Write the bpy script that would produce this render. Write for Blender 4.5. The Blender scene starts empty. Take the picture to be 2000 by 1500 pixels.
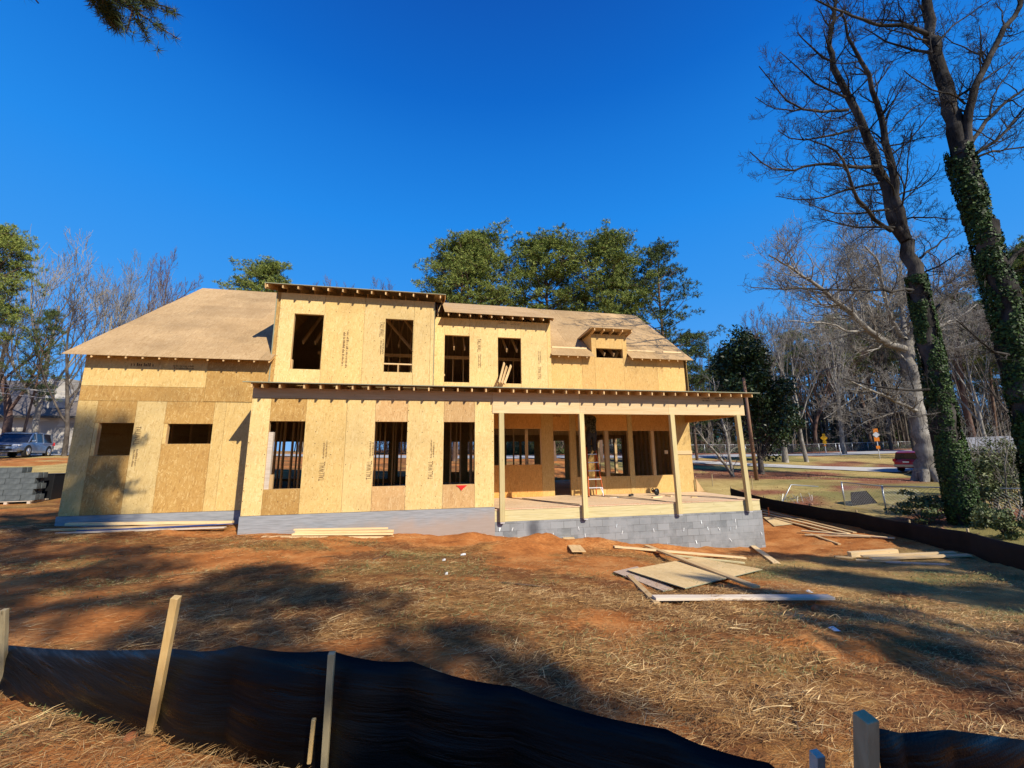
import bpy, math, random
import numpy as np
from mathutils import Vector, Matrix, Euler
R = math.radians
rnd = random.Random(7)
nrs = np.random.RandomState(11)
S = bpy.context.scene
COL = S.collection

# ------------------------------------------------------------------ camera, sky, sun, exposure
FOC = 785.0                                    # focal length in pixels of a 2000 px wide frame
PITCH, ROLL, YAW = 0.17636, -0.01196, 0.20203
fw = Vector((math.sin(YAW) * math.cos(PITCH), math.cos(YAW) * math.cos(PITCH), math.sin(PITCH)))
rt0 = Vector((math.cos(YAW), -math.sin(YAW), 0)); up0 = rt0.cross(fw)
rt = rt0 * math.cos(ROLL) + up0 * math.sin(ROLL)
up = -rt0 * math.sin(ROLL) + up0 * math.cos(ROLL)
cam = bpy.data.cameras.new("camera"); camo = bpy.data.objects.new("camera", cam); COL.objects.link(camo)
camo.matrix_world = Matrix(((rt.x, up.x, -fw.x, 0), (rt.y, up.y, -fw.y, 0), (rt.z, up.z, -fw.z, 0), (0, 0, 0, 1)))
cam.sensor_width = 36.0; cam.lens = 36.0 * FOC / 2000.0
cam.clip_start = 0.05; cam.clip_end = 2000
S.camera = camo

SUNDIR = Vector((0.53, -1.0, 0.83)).normalized()          # towards the sun
elev = math.asin(SUNDIR.z); az = math.atan2(SUNDIR.x, SUNDIR.y)
world = bpy.data.worlds.new("World"); S.world = world; world.use_nodes = True
wn = world.node_tree; bg = wn.nodes["Background"]
sky = wn.nodes.new("ShaderNodeTexSky"); sky.sky_type = 'NISHITA'; sky.sun_disc = False
sky.sun_elevation = elev; sky.sun_rotation = az; sky.air_density = 1.25; sky.dust_density = 0.0; sky.ozone_density = 5.0; sky.altitude = 300
hs = wn.nodes.new("ShaderNodeHueSaturation"); hs.inputs['Saturation'].default_value = 1.3; hs.inputs['Value'].default_value = 1.0
wn.links.new(sky.outputs[0], hs.inputs['Color'])
wtc = wn.nodes.new("ShaderNodeTexCoord"); wsx = wn.nodes.new("ShaderNodeSeparateXYZ"); wn.links.new(wtc.outputs['Generated'], wsx.inputs[0])
wrp = wn.nodes.new("ShaderNodeValToRGB"); wn.links.new(wsx.outputs[2], wrp.inputs[0])
while len(wrp.color_ramp.elements) > 1: wrp.color_ramp.elements.remove(wrp.color_ramp.elements[0])
_lin = lambda c: tuple(((v / 255 + 0.055) / 1.055) ** 2.4 / 1.08 for v in c)
_st = [(p_, _lin(c_)) for p_, c_ in ((0.0, (100,170,240)), (0.25, (72,156,238)), (0.35, (56,148,235)), (0.51, (35,136,231)), (0.64, (24,117,214)), (0.71, (15,102,201)), (0.81, (15,85,180)), (1.0, (10,60,140)))]
wrp.color_ramp.elements[0].position = 0.0; wrp.color_ramp.elements[0].color = (*_st[0][1], 1)
for p_, c_ in _st[1:]: e_ = wrp.color_ramp.elements.new(p_); e_.color = (*c_, 1)
wsc = wn.nodes.new("ShaderNodeVectorMath"); wsc.operation = 'SCALE'; wsc.inputs['Scale'].default_value = 8.0; wn.links.new(wrp.outputs[0], wsc.inputs[0])
wmx = wn.nodes.new("ShaderNodeMix"); wmx.data_type = 'RGBA'; wmx.inputs[0].default_value = 0.92
wn.links.new(hs.outputs[0], wmx.inputs[6]); wn.links.new(wsc.outputs[0], wmx.inputs[7]); wn.links.new(wmx.outputs[2], bg.inputs[0])
bg.inputs[1].default_value = 0.11
sl = bpy.data.lights.new("sun", 'SUN'); sl.energy = 5.0; sl.angle = R(0.5); sl.color = (1.0, 0.92, 0.77)
so = bpy.data.objects.new("sun", sl); COL.objects.link(so); so.rotation_euler = SUNDIR.to_track_quat('Z', 'Y').to_euler()
S.view_settings.view_transform = 'Standard'; S.view_settings.look = 'None'; S.view_settings.gamma = 1.0
S.view_settings.exposure = 0.4; S.view_settings.use_curve_mapping = False
S.cycles.max_bounces = 6; S.cycles.diffuse_bounces = 4; S.cycles.transparent_max_bounces = 12

# ------------------------------------------------------------------ measuring helpers
def ray(px, py):
    return (rt * ((px - 1000) / FOC) - up * ((py - 750) / FOC) + fw)
def at(px, py, Y):                              # the point of the plane y = Y seen at that place of the photograph
    d = ray(px, py); return Vector((d.x, d.y, d.z)) * (Y / d.y)

# ------------------------------------------------------------------ object helpers
WL = {}
def empty(name, loc=(0, 0, 0), rz=0.0, parent=None):
    o = bpy.data.objects.new(name, None); COL.objects.link(o); o.location = loc; o.rotation_euler = (0, 0, rz)
    WL[o] = Vector(loc); o.empty_display_size = 0.2
    if parent is not None: o.parent = parent
    return o
def tag(o, label=None, cat=None, group=None, kind=None):
    if label: o["label"] = label
    if cat: o["category"] = cat
    if group: o["group"] = group
    if kind: o["kind"] = kind
    return o
def thing(name, label, cat, loc=(0, 0, 0), rz=0.0, group=None):
    return tag(empty(name, loc, rz), label, cat, group)
class MB:
    def __init__(s): s.v = []; s.f = []; s.m = []; s.mi = 0; s.sm = []
    def add(s, vs, fs, smooth=False):
        n = len(s.v); s.v += [tuple(x) for x in vs]; s.f += [tuple(i + n for i in f) for f in fs]
        s.m += [s.mi] * len(fs); s.sm += [smooth] * len(fs); return s
    def box(s, x0, x1, y0, y1, z0, z1):
        if x0 > x1: x0, x1 = x1, x0
        if y0 > y1: y0, y1 = y1, y0
        if z0 > z1: z0, z1 = z1, z0
        return s.add([(x0,y0,z0),(x1,y0,z0),(x1,y1,z0),(x0,y1,z0),(x0,y0,z1),(x1,y0,z1),(x1,y1,z1),(x0,y1,z1)],
                     [(0,3,2,1),(4,5,6,7),(0,1,5,4),(1,2,6,5),(2,3,7,6),(3,0,4,7)])
    def bar(s, p, q, w, h, upv=(0, 0, 1)):       # rectangular bar from p to q, w across, h along upv
        p = Vector(p); q = Vector(q); d = (q - p).normalized(); u = Vector(upv)
        a = d.cross(u)
        if a.length < 1e-4: a = d.cross(Vector((1, 0, 0)))
        a.normalize(); b = a.cross(d).normalized()
        vs = []
        for e in (p, q):
            for sa, sb in ((-1,-1),(1,-1),(1,1),(-1,1)): vs.append(e + a * (sa * w / 2) + b * (sb * h / 2))
        return s.add(vs, [(0,1,2,3),(7,6,5,4),(0,4,5,1),(1,5,6,2),(2,6,7,3),(3,7,4,0)])
    def tube(s, pts, rad, n=6, cap=True):
        pts = [Vector(p) for p in pts]; k = len(pts)
        if not hasattr(rad, '__len__'): rad = [rad] * k
        vs = []; prev = None
        for i in range(k):
            d = (pts[min(i + 1, k - 1)] - pts[max(i - 1, 0)])
            if d.length < 1e-9: d = Vector((0, 0, 1))
            d.normalize()
            if prev is None: a = d.orthogonal().normalized()
            else:
                a = prev - d * prev.dot(d)
                a = a.normalized() if a.length > 1e-6 else d.orthogonal().normalized()
            prev = a; b = d.cross(a)
            for j in range(n):
                t = 2 * math.pi * j / n; vs.append(pts[i] + (a * math.cos(t) + b * math.sin(t)) * rad[i])
        fs = [(i*n + j, i*n + (j+1) % n, (i+1)*n + (j+1) % n, (i+1)*n + j) for i in range(k-1) for j in range(n)]
        if cap: fs += [tuple(range(n))[::-1], tuple((k-1)*n + j for j in range(n))]
        return s.add(vs, fs, n > 4)
    def prism(s, poly, axis, a0, a1):            # polygon in the two other axes, extruded along axis
        n = len(poly)
        def mk(p, a):
            return (a, p[0], p[1]) if axis == 0 else (p[0], a, p[1]) if axis == 1 else (p[0], p[1], a)
        vs = [mk(p, a0) for p in poly] + [mk(p, a1) for p in poly]
        return s.add(vs, [tuple(range(n))[::-1], tuple(range(n, 2*n))] + [(i, (i+1) % n, n + (i+1) % n, n + i) for i in range(n)])
    def build(s, name, mats, parent=None, label=None, local=False, loc=None, bevel=0, fix=True):
        if not s.v: return None
        if not isinstance(mats, (list, tuple)): mats = [mats]
        off = Vector((0, 0, 0))
        if loc is not None: off = Vector(loc)
        elif parent is not None and not local: off = WL.get(parent, Vector((0, 0, 0)))
        me = bpy.data.meshes.new(name)
        me.from_pydata([(x - off.x, y - off.y, z - off.z) for x, y, z in s.v], [], s.f)
        for m_ in mats: me.materials.append(m_)
        me.polygons.foreach_set("material_index", s.m); me.polygons.foreach_set("use_smooth", s.sm)
        me.update()
        o = bpy.data.objects.new(name, me); COL.objects.link(o)
        if loc is not None: o.location = loc
        if parent is not None:
            o.parent = parent; WL[o] = WL.get(parent, Vector((0, 0, 0)))
        else: WL[o] = Vector(loc) if loc is not None else Vector((0, 0, 0))
        if label: o["label"] = label
        if fix:
            import bmesh
            bm = bmesh.new(); bm.from_mesh(me); bmesh.ops.recalc_face_normals(bm, faces=bm.faces); bm.to_mesh(me); bm.free()
        if bevel:
            b = o.modifiers.new("bevel", 'BEVEL'); b.width = bevel; b.segments = 2; b.limit_method = 'ANGLE'
        return o
def npmesh(name, V, F, mat, parent=None, smooth=False, mats=None, midx=None):
    """V (n,3) and F (m,k) arrays to one mesh object (fast)"""
    me = bpy.data.meshes.new(name); V = np.asarray(V, np.float32); F = np.asarray(F, np.int32); k = F.shape[1]
    me.vertices.add(len(V)); me.vertices.foreach_set("co", V.ravel())
    me.loops.add(F.size); me.loops.foreach_set("vertex_index", F.ravel())
    me.polygons.add(len(F)); me.polygons.foreach_set("loop_start", np.arange(0, F.size, k, dtype=np.int32))
    for m_ in (mats or [mat]): me.materials.append(m_)
    if midx is not None: me.polygons.foreach_set("material_index", np.asarray(midx, np.int32))
    me.update(calc_edges=True); me.validate()
    if smooth: me.polygons.foreach_set("use_smooth", np.ones(len(F), bool))
    o = bpy.data.objects.new(name, me); COL.objects.link(o)
    if parent is not None: o.parent = parent
    return o
def copy_tree(o, parent=None):
    c = o.copy(); COL.objects.link(c)
    if parent is not None: c.parent = parent
    for ch in list(o.children): copy_tree(ch, c)
    return c

# ------------------------------------------------------------------ materials
class NT:
    def __init__(s, name, rough=0.8, spec=0.3):
        s.m = bpy.data.materials.new(name); s.m.use_nodes = True; s.t = s.m.node_tree; s.n = s.t.nodes
        s.b = s.n["Principled BSDF"]; s.b.inputs['Roughness'].default_value = rough
        s.b.inputs['Specular IOR Level'].default_value = spec
        s.tc = s.n.new("ShaderNodeTexCoord"); s.co = s.tc.outputs['Object']
    def l(s, a, b): s.t.links.new(a, b)
    def map(s, vec=None, scale=(1,1,1), rot=(0,0,0), loc=(0,0,0)):
        m = s.n.new("ShaderNodeMapping"); s.l(vec or s.co, m.inputs[0])
        m.inputs['Scale'].default_value = scale; m.inputs['Rotation'].default_value = rot; m.inputs['Location'].default_value = loc
        return m.outputs[0]
    def noise(s, scale, detail=3, vec=None, rough=0.6, dist=0.0):
        n = s.n.new("ShaderNodeTexNoise"); s.l(vec or s.co, n.inputs['Vector']); n.inputs['Scale'].default_value = scale
        n.inputs['Detail'].default_value = detail; n.inputs['Roughness'].default_value = rough; n.inputs['Distortion'].default_value = dist
        return n.outputs['Fac']
    def voro(s, scale, vec=None, out='Color'):
        n = s.n.new("ShaderNodeTexVoronoi"); s.l(vec or s.co, n.inputs['Vector']); n.inputs['Scale'].default_value = scale
        return n.outputs[out]
    def ramp(s, fac, stops, interp='LINEAR'):
        r = s.n.new("ShaderNodeValToRGB"); s.l(fac, r.inputs[0]); e = r.color_ramp.elements; r.color_ramp.interpolation = interp
        while len(e) < len(stops): e.new(0.5)
        for i, (p, c) in enumerate(stops):
            e[i].position = p; e[i].color = (c, c, c, 1) if not hasattr(c, '__len__') else (*c, 1)
        return r.outputs[0]
    def mix(s, fac, a, b, mode='MIX'):
        m = s.n.new("ShaderNodeMix"); m.data_type = 'RGBA'; m.blend_type = mode; m.clamp_factor = True
        if hasattr(fac, 'links'): s.l(fac, m.inputs[0])
        else: m.inputs[0].default_value = fac
        for k, v in ((6, a), (7, b)):
            if hasattr(v, 'links'): s.l(v, m.inputs[k])
            else: m.inputs[k].default_value = (*v, 1) if len(v) == 3 else v
        return m.outputs[2]
    def math(s, op, a, b=0.0):
        m = s.n.new("ShaderNodeMath"); m.operation = op
        for k, v in ((0, a), (1, b)):
            if hasattr(v, 'links'): s.l(v, m.inputs[k])
            else: m.inputs[k].default_value = v
        return m.outputs[0]
    def color(s, c):
        if hasattr(c, 'links'): s.l(c, s.b.inputs['Base Color'])
        else: s.b.inputs['Base Color'].default_value = (*c, 1)
        return s
    def bump(s, h, strength=0.3, dist=0.02):
        b = s.n.new("ShaderNodeBump"); b.inputs['Strength'].default_value = strength; b.inputs['Distance'].default_value = dist
        s.l(h, b.inputs['Height']); s.l(b.outputs[0], s.b.inputs['Normal']); return s
    def attr(s, name):
        a = s.n.new("ShaderNodeAttribute"); a.attribute_name = name; return a
def simple(name, c, c2=None, scale=4, rough=0.8, bump=0.0, metal=0.0, spec=0.3, vscale=(1,1,1)):
    t = NT(name, rough, spec); t.b.inputs['Metallic'].default_value = metal
    if c2 is None: t.color(c)
    else:
        v = t.map(scale=vscale); n = t.noise(scale, 4, v); t.color(t.ramp(n, [(0.3, c), (0.7, c2)]))
        if bump: t.bump(n, bump)
    return t.m
def osb(name, dark, mid, light, plane='XZ', fl=1.0, big=0.25):
    t = NT(name, 0.72, 0.25)
    sc = {'XZ': (9*fl, 1, 42*fl), 'XY': (9*fl, 42*fl, 1)}[plane]
    def rt_(a): return (0, a, 0) if plane == 'XZ' else (0, 0, a)
    cs = []
    for a, lo in ((0.35, 0), (-0.75, 3.1), (1.45, 7.7)):
        m1 = t.map(rot=rt_(a), loc=(lo, 0, lo)); m2 = t.map(m1, scale=sc)
        sp = t.n.new("ShaderNodeSeparateColor"); t.l(t.voro(1.0, m2), sp.inputs[0]); cs.append(sp.outputs[0])
    n1 = t.ramp(t.noise(11, 1), [(0.47, 0), (0.5, 1)]); n2 = t.ramp(t.noise(17, 1, t.map(loc=(5, 5, 5))), [(0.44, 0), (0.47, 1)])
    c = t.mix(n2, t.mix(n1, cs[0], cs[1]), cs[2])
    col = t.ramp(c, [(0.0, dark), (0.28, mid), (0.7, mid), (1.0, light)])
    col = t.mix(0.3, col, mid); bigm = t.noise(1.3, 3, t.map(loc=(2, 9, 4)))
    col = t.mix(t.math('MULTIPLY', t.ramp(bigm, [(0.35, 0), (0.7, 1)]), big), col, dark)
    specks = t.ramp(t.voro(9, out='Distance'), [(0.035, 1), (0.06, 0)])
    col = t.mix(t.math('MULTIPLY', specks, 0.35), col, (dark[0]*0.4, dark[1]*0.4, dark[2]*0.4))
    info = t.n.new("ShaderNodeObjectInfo"); hv = t.n.new("ShaderNodeHueSaturation"); t.l(col, hv.inputs['Color'])
    stain = t.ramp(t.noise(0.55, 4, t.map(loc=(7, 1, 3))), [(0.5, 1.0), (0.72, 0.80)])
    t.l(t.math('MULTIPLY', t.math('ADD', t.math('MULTIPLY', info.outputs['Random'], 0.22), 0.88), stain), hv.inputs['Value'])
    t.color(hv.outputs[0]); t.bump(c, 0.12, 0.004)
    return t.m
def lumber(name, c1, c2, axis='X', rough=0.65):
    t = NT(name, rough, 0.3)
    s_ = {'X': (0.8, 14, 14), 'Z': (14, 14, 0.8), 'Y': (14, 0.8, 14)}[axis]
    n = t.noise(2.0, 5, t.map(scale=s_), 0.65, 0.6)
    col = t.ramp(n, [(0.3, c1), (0.68, c2)])
    kn = t.ramp(t.voro(2.2, t.map(scale={'X': (1, 3, 3), 'Z': (3, 3, 1), 'Y': (3, 1, 3)}[axis]), 'Distance'), [(0.04, 1), (0.075, 0)])
    info = t.n.new("ShaderNodeObjectInfo")
    col = t.mix(t.math('MULTIPLY', kn, 0.7), col, (c1[0]*0.35, c1[1]*0.3, c1[2]*0.3))
    hsv = t.n.new("ShaderNodeHueSaturation"); t.l(col, hsv.inputs['Color'])
    t.l(t.math('ADD', t.math('MULTIPLY', info.outputs['Random'], 0.35), 0.8), hsv.inputs['Value'])
    t.color(hsv.outputs[0]); t.bump(n, 0.15, 0.003)
    return t.m
M = {}
# tall wall sheathing (pale), ordinary sheathing (brown), roof decking
M['osb_pale'] = osb('osb_pale', (0.48,0.30,0.105), (0.665,0.47,0.19), (0.76,0.58,0.29), big=0.14)
M['osb_pale_b'] = osb('osb_pale_b', (0.43,0.26,0.085), (0.615,0.415,0.15), (0.71,0.53,0.245), big=0.2)
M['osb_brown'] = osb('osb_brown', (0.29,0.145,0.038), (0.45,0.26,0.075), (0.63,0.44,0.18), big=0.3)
M['osb_red'] = osb('osb_red', (0.38,0.21,0.08), (0.53,0.325,0.135), (0.66,0.47,0.24), big=0.2, fl=0.8)
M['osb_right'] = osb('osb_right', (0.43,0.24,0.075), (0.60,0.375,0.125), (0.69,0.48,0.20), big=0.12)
M['osb_roof'] = osb('osb_roof', (0.29,0.175,0.072), (0.455,0.30,0.145), (0.57,0.41,0.225), 'XY', big=0.45)
M['osb_floor'] = osb('osb_floor', (0.56,0.37,0.20), (0.74,0.54,0.34), (0.80,0.62,0.42), 'XY', big=0.15)
M['osb_under'] = osb('osb_under', (0.26,0.12,0.03), (0.44,0.22,0.06), (0.55,0.30,0.10), 'XY', big=0.2)
M['lum_x'] = lumber('lumber_long', (0.50,0.31,0.13), (0.68,0.49,0.26))
M['lum_y'] = lumber('lumber_rafter', (0.50,0.29,0.11), (0.66,0.44,0.21), 'Y')
M['lum_z'] = lumber('lumber_upright', (0.47,0.28,0.11), (0.64,0.44,0.22), 'Z')
M['beam'] = lumber('beam_wood', (0.62,0.42,0.20), (0.74,0.56,0.32))
M['treated'] = lumber('treated_upright', (0.48,0.38,0.16), (0.62,0.51,0.26), 'Z')
M['treated_x'] = lumber('treated_board', (0.50,0.41,0.19), (0.66,0.57,0.32))
M['grey_wood'] = lumber('weathered_wood', (0.48,0.38,0.28), (0.68,0.58,0.46))
M['old_z'] = lumber('weathered_stake', (0.30,0.22,0.11), (0.46,0.37,0.21), 'Z')
M['new_z'] = lumber('new_stake', (0.58,0.36,0.13), (0.74,0.50,0.21), 'Z')  # new wood, its colour raised in place of sunlight on the stakes
M['edge'] = simple('sheet_edge', (0.22,0.27,0.20), (0.30,0.26,0.15), 30)
M['ink'] = simple('stamp_ink', (0.13,0.075,0.035), rough=0.9)
M['ink_dark'] = simple('stamp_ink_dark', (0.09,0.05,0.025), rough=0.9)
M['black'] = simple('black_plastic', (0.012,0.012,0.013), rough=0.4)
M['steel'] = simple('galvanised_steel', (0.45,0.47,0.48), rough=0.45, metal=0.8)
M['alu'] = simple('aluminium', (0.75,0.75,0.76), rough=0.4, metal=0.6)
M['orange'] = simple('orange_fibreglass', (0.55,0.12,0.02), rough=0.5)
M['red_cloth'] = simple('red_cloth', (0.75,0.015,0.01), rough=0.7)
M['white'] = simple('white_paint', (0.75,0.75,0.73), rough=0.6)
M['chalk'] = simple('red_chalk', (0.55,0.12,0.05), rough=0.9)
# ------------------------------------------------------------------ terrain
CP = np.array([
 (0,0,-1.58),(-3.1,4.05,-1.78),(-1.52,2.98,-1.53),(-0.52,2.42,-1.50),(-1.08,2.55,-1.49),(-0.9,2.0,-1.46),(1.2,1.4,-1.68),(1.0,0.8,-1.66),(2.2,1.2,-1.78),(3.2,2.4,-1.88),(-3,1.5,-1.5),(-8,4,-1.9),
 (0,5,-1.72),(5,5,-2.12),(9,5,-2.34),(12,6,-2.36),(-6,8,-1.78),(0,8,-1.9),(5,8,-2.36),(10,8.5,-2.72),(-9.5,13,-1.70),(-5.4,13,-1.78),
 (-4.6,11.8,-1.86),(1.8,11.8,-2.27),(6,11.8,-2.72),(10.8,11.8,-3.04),(13,11,-2.9),(15.3,12.5,-2.7),(15.6,17,-2.62),(11,15,-2.9),(17.3,10.5,-2.4),(22,14,-2.25),
 (32,22,-2.05),(28,16,-2.15),(40,28,-2.0),(26,24,-1.85),(21.7,24,-1.85),(18,24,-1.9),(35,40,-1.0),(25,29,-1.75),(20,30,-1.6),(18,36,-0.9),
 (40,42,-0.7),(45,45,-0.45),(60,45,-0.5),(52,52,-0.3),(30,48,-0.3),(15,46,-0.2),(0,46,0.0),(0,30,-1.0),(8,28,-1.6),(-10,28,-0.8),
 (-14.8,18,-1.5),(-12,14,-1.65),(-20,25,-0.75),(-24,31,0.05),(-28,36,0.3),(-35,36,0.3),(-28,46,0.6),(-20,36,0.3),(-16,17,-1.5),(-40,20,-0.6),
 (70,70,1.0),(30,75,1.2),(0,80,0.8),(-40,80,1.2),(100,60,0.5),(60,15,-1.8),(40,0,-1.8),(-40,0,-1.4),(0,-12,-1.5),(15,-12,-1.9),(-15,-15,-1.5),(30,-30,-1.8),(-90,40,0.5),(120,0,-1),(0,-60,-1.5)], float)
def _k(r): return r
_d = np.hypot(CP[:, None, 0] - CP[None, :, 0], CP[:, None, 1] - CP[None, :, 1])
_n = len(CP); _A = np.zeros((_n + 3, _n + 3)); _A[:_n, :_n] = _k(_d) + np.eye(_n) * -0.02
_A[:_n, _n] = 1; _A[:_n, _n+1:] = CP[:, :2]; _A[_n:, :_n] = _A[:_n, _n:].T
_w = np.linalg.solve(_A, np.concatenate([CP[:, 2], [0, 0, 0]]))
_G = {}
def vnoise(x, y, seed=0):                       # smooth value noise
    if seed not in _G: _G[seed] = np.random.RandomState(seed).rand(256, 256)
    g = _G[seed]; x = np.asarray(x, float); y = np.asarray(y, float)
    xi = np.floor(x).astype(int); yi = np.floor(y).astype(int); fx = x - xi; fy = y - yi
    fx = fx*fx*(3-2*fx); fy = fy*fy*(3-2*fy)
    a = g[xi & 255, yi & 255]; b = g[(xi+1) & 255, yi & 255]; c = g[xi & 255, (yi+1) & 255]; d = g[(xi+1) & 255, (yi+1) & 255]
    return (a*(1-fx)+b*fx)*(1-fy) + (c*(1-fx)+d*fx)*fy
def fbm(x, y, seed=0, oct=4):
    s_ = 0; a = 0.5
    for i in range(oct): s_ = s_ + a * (vnoise(x * 2**i + i*17.3, y * 2**i + i*9.1, seed + i) - 0.5); a *= 0.5
    return s_
MOUNDS = [(3.1,11.15,0.34,0.55,0.42),(4.3,10.75,0.30,0.7,0.35),(2.2,10.2,0.22,0.9,0.45),(5.2,10.4,0.16,0.8,0.4),(6.6,11.3,0.15,0.9,0.25),
          (-2.9,10.3,0.13,0.7,0.4),(1.2,11.5,0.12,1.0,0.3),(0.2,9.7,-0.10,0.9,0.6),(7.2,5.9,-0.13,0.7,0.3),(8.9,9.0,0.10,0.6,0.3),(4.4,4.0,0.14,1.1,0.5),(2.7,2.7,0.10,0.8,0.35),
          (-1.1,2.25,0.10,0.25,0.2),(-0.75,2.1,0.08,0.2,0.15),(-2.6,2.9,0.12,0.4,0.3)]
def ground(x, y, fine=True):
    x = np.asarray(x, float); y = np.asarray(y, float); sh = x.shape; xf = x.ravel(); yf = y.ravel()
    z = np.full(xf.shape, _w[_n]) + _w[_n+1] * xf + _w[_n+2] * yf
    for i in range(_n): z = z + _w[i] * np.hypot(xf - CP[i, 0], yf - CP[i, 1])
    near = np.exp(-np.maximum(0, np.hypot(xf - 3, yf - 6) - 12) / 6.0)
    for mx, my, h, sx, sy in MOUNDS: z = z + h * np.exp(-((xf-mx)/sx)**2 - ((yf-my)/sy)**2) * (1 + 0.5 * fbm(xf*3, yf*3, 40))
    z = z + 0.14 * fbm(xf * 0.7, yf * 0.7, 3) * np.clip(near + 0.4, 0, 1) + 0.10 * fbm(xf * 2.2, yf * 2.2, 9) * near
    if fine: z = z + 0.045 * fbm(xf * 9, yf * 9, 23) * near
    return z.reshape(sh)
def gz(x, y): return float(ground(np.array([x]), np.array([y]))[0])
def onground(px, py, lift=0.0, y0=1.0, y1=70.0):  # where the ground shows at that place of the photograph
    d = ray(px, py); ys = np.linspace(y0, y1, 1400); zs = ground(ys * d.x / d.y, ys) + lift
    hit = np.nonzero(ys * d.z / d.y < zs)[0]
    Y = ys[hit[0]] if len(hit) else y1
    return Vector((Y * d.x / d.y, Y, Y * d.z / d.y))

def axis(segs):
    out = []
    for a, b, st in segs: out += list(np.arange(a, b, st))
    return np.array(out + [segs[-1][1]])
gx = axis([(-420,-90,22),(-90,-30,3),(-30,-9,0.7),(-9,13,0.11),(13,30,0.45),(30,80,1.6),(80,130,6),(130,460,30)])
gy = axis([(-120,-20,10),(-20,0,1.2),(0,1,0.25),(1,12.5,0.11),(12.5,30,0.6),(30,60,1.0),(60,120,4),(120,600,40)])
GX, GY = np.meshgrid(gx, gy); GZ = ground(GX, GY)
far = np.clip((np.hypot(GX, GY) - 90) / 100, 0, 1); GZ = GZ * (1 - far) + far * 1.5
nx, ny = len(gx), len(gy)
V = np.stack([GX, GY, GZ], -1).reshape(-1, 3)
ii = (np.arange(ny - 1)[:, None] * nx + np.arange(nx - 1)[None, :]).ravel()
F = np.stack([ii, ii + 1, ii + nx + 1, ii + nx], -1)
# where the ground is bare clay, straw, lawn, leaf litter (real cover, not light)
x, y = V[:, 0], V[:, 1]
def sstep(a, b, v): t = np.clip((v - a) / (b - a), 0, 1); return t*t*(3-2*t)
fence_x = np.interp(y, [0, 6, 9.7, 12.5, 17, 40], [11.3, 11.3, 14.5, 15.3, 15.6, 15.6])
beyond = sstep(-0.3, 0.4, x - fence_x)
yard = (1 - beyond) * sstep(-17, -13, x)
n1 = fbm(x*0.45, y*0.9, 60) + 0.5; n2 = fbm(x*1.3, y*2.2, 70) + 0.5; n3 = fbm(x*4, y*6, 80) + 0.5
clay = sstep(0.44, 0.62, n1*0.55 + n2*0.3 + n3*0.15)
near_house = np.exp(-((y - 11.3) / 1.2)**2) * sstep(-5.5, 0.5, x)
clay = np.clip(clay * 0.8 + near_house * 0.9 + np.exp(-((x+1.0)/1.3)**2 - ((y-2.2)/0.6)**2) * 1.3 - np.exp(-((x+2)/3.0)**2 - ((y-10.6)/1.0)**2) * 0.4
               + np.exp(-((x-13.0)/1.9)**2 - ((y-12.6)/2.2)**2) * 0.8, 0, 1) * yard
pale = sstep(4.5, 8.0, x) * (1 - sstep(9.3, 10.6, y)) * (1 - beyond) * sstep(2.5, 4.5, y)
clay = clay * (1 - 0.8 * pale)
clay = np.maximum(clay, 0.35 * sstep(0.5, 0.7, n2) * (1 - yard) * sstep(-25, -15, x) * 0.0)
green = np.clip(sstep(0.56, 0.68, fbm(x*0.6, y*1.1, 91) + 0.5) * (0.35 + 0.65 * sstep(3, 8, x)), 0, 1) * (0.35 + 0.65*sstep(0.45, 0.6, n3)) * (1 - clay)
green = np.where(beyond > 0.5, sstep(0.45, 0.62, fbm(x*0.12, y*0.4, 95) + 0.5) * 0.9, green)
leaf = sstep(0.52, 0.60, fbm(x*0.16, y*0.35, 101) + 0.5) * beyond
leaf = np.maximum(leaf, beyond * (np.exp(-((x-22)/6)**2 - ((y-27)/2.0)**2) + np.exp(-((x-29)/4)**2 - ((y-21.5)/1.0)**2) + sstep(46, 50, y)))
leaf = np.clip(leaf * (0.6 + 0.8 * (fbm(x*1.2, y*2.0, 111) + 0.5)), 0, 1)
clayL = sstep(0.5, 0.6, fbm(x*0.2, y*0.5, 120) + 0.5) * sstep(-12, -16, x) * 0.8
clay = np.maximum(clay, clayL)
gm = NT('ground_cover', 0.95, 0.1)
a = gm.attr('cover'); sp = gm.n.new("ShaderNodeSeparateColor"); gm.l(a.outputs['Color'], sp.inputs[0])
nA = gm.noise(1.6, 6); nB = gm.noise(14, 5, gm.map(scale=(1, 2.2, 1))); nC = gm.noise(60, 3, gm.map(scale=(1, 2.5, 1)))
nD = gm.noise(3.2, 5, gm.map(scale=(1, 1.6, 1), loc=(4, 4, 0)))
straw = gm.ramp(gm.math('ADD', gm.math('MULTIPLY', nD, 0.45), gm.math('ADD', gm.math('MULTIPLY', nB, 0.3), gm.math('MULTIPLY', nC, 0.3))), [(0.40, (0.075,0.030,0.011)), (0.50, (0.23,0.10,0.032)), (0.59, (0.38,0.19,0.058)), (0.70, (0.60,0.38,0.14))])
clayc = gm.ramp(gm.math('ADD', gm.math('MULTIPLY', nA, 0.6), gm.math('MULTIPLY', nB, 0.4)), [(0.3, (0.18,0.055,0.016)), (0.5, (0.44,0.16,0.043)), (0.7, (0.62,0.31,0.11))])
grs = gm.ramp(nC, [(0.35, (0.06,0.07,0.02)), (0.6, (0.20,0.20,0.07)), (0.75, (0.36,0.31,0.14))])
leafc = gm.ramp(nC, [(0.35, (0.10,0.035,0.02)), (0.6, (0.30,0.12,0.07)), (0.75, (0.42,0.22,0.13))])
cl = gm.ramp(gm.math('ADD', sp.outputs[0], gm.math('MULTIPLY', gm.math('SUBTRACT', nB, 0.5), 1.1)), [(0.16, 0), (0.52, 1)])
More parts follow.
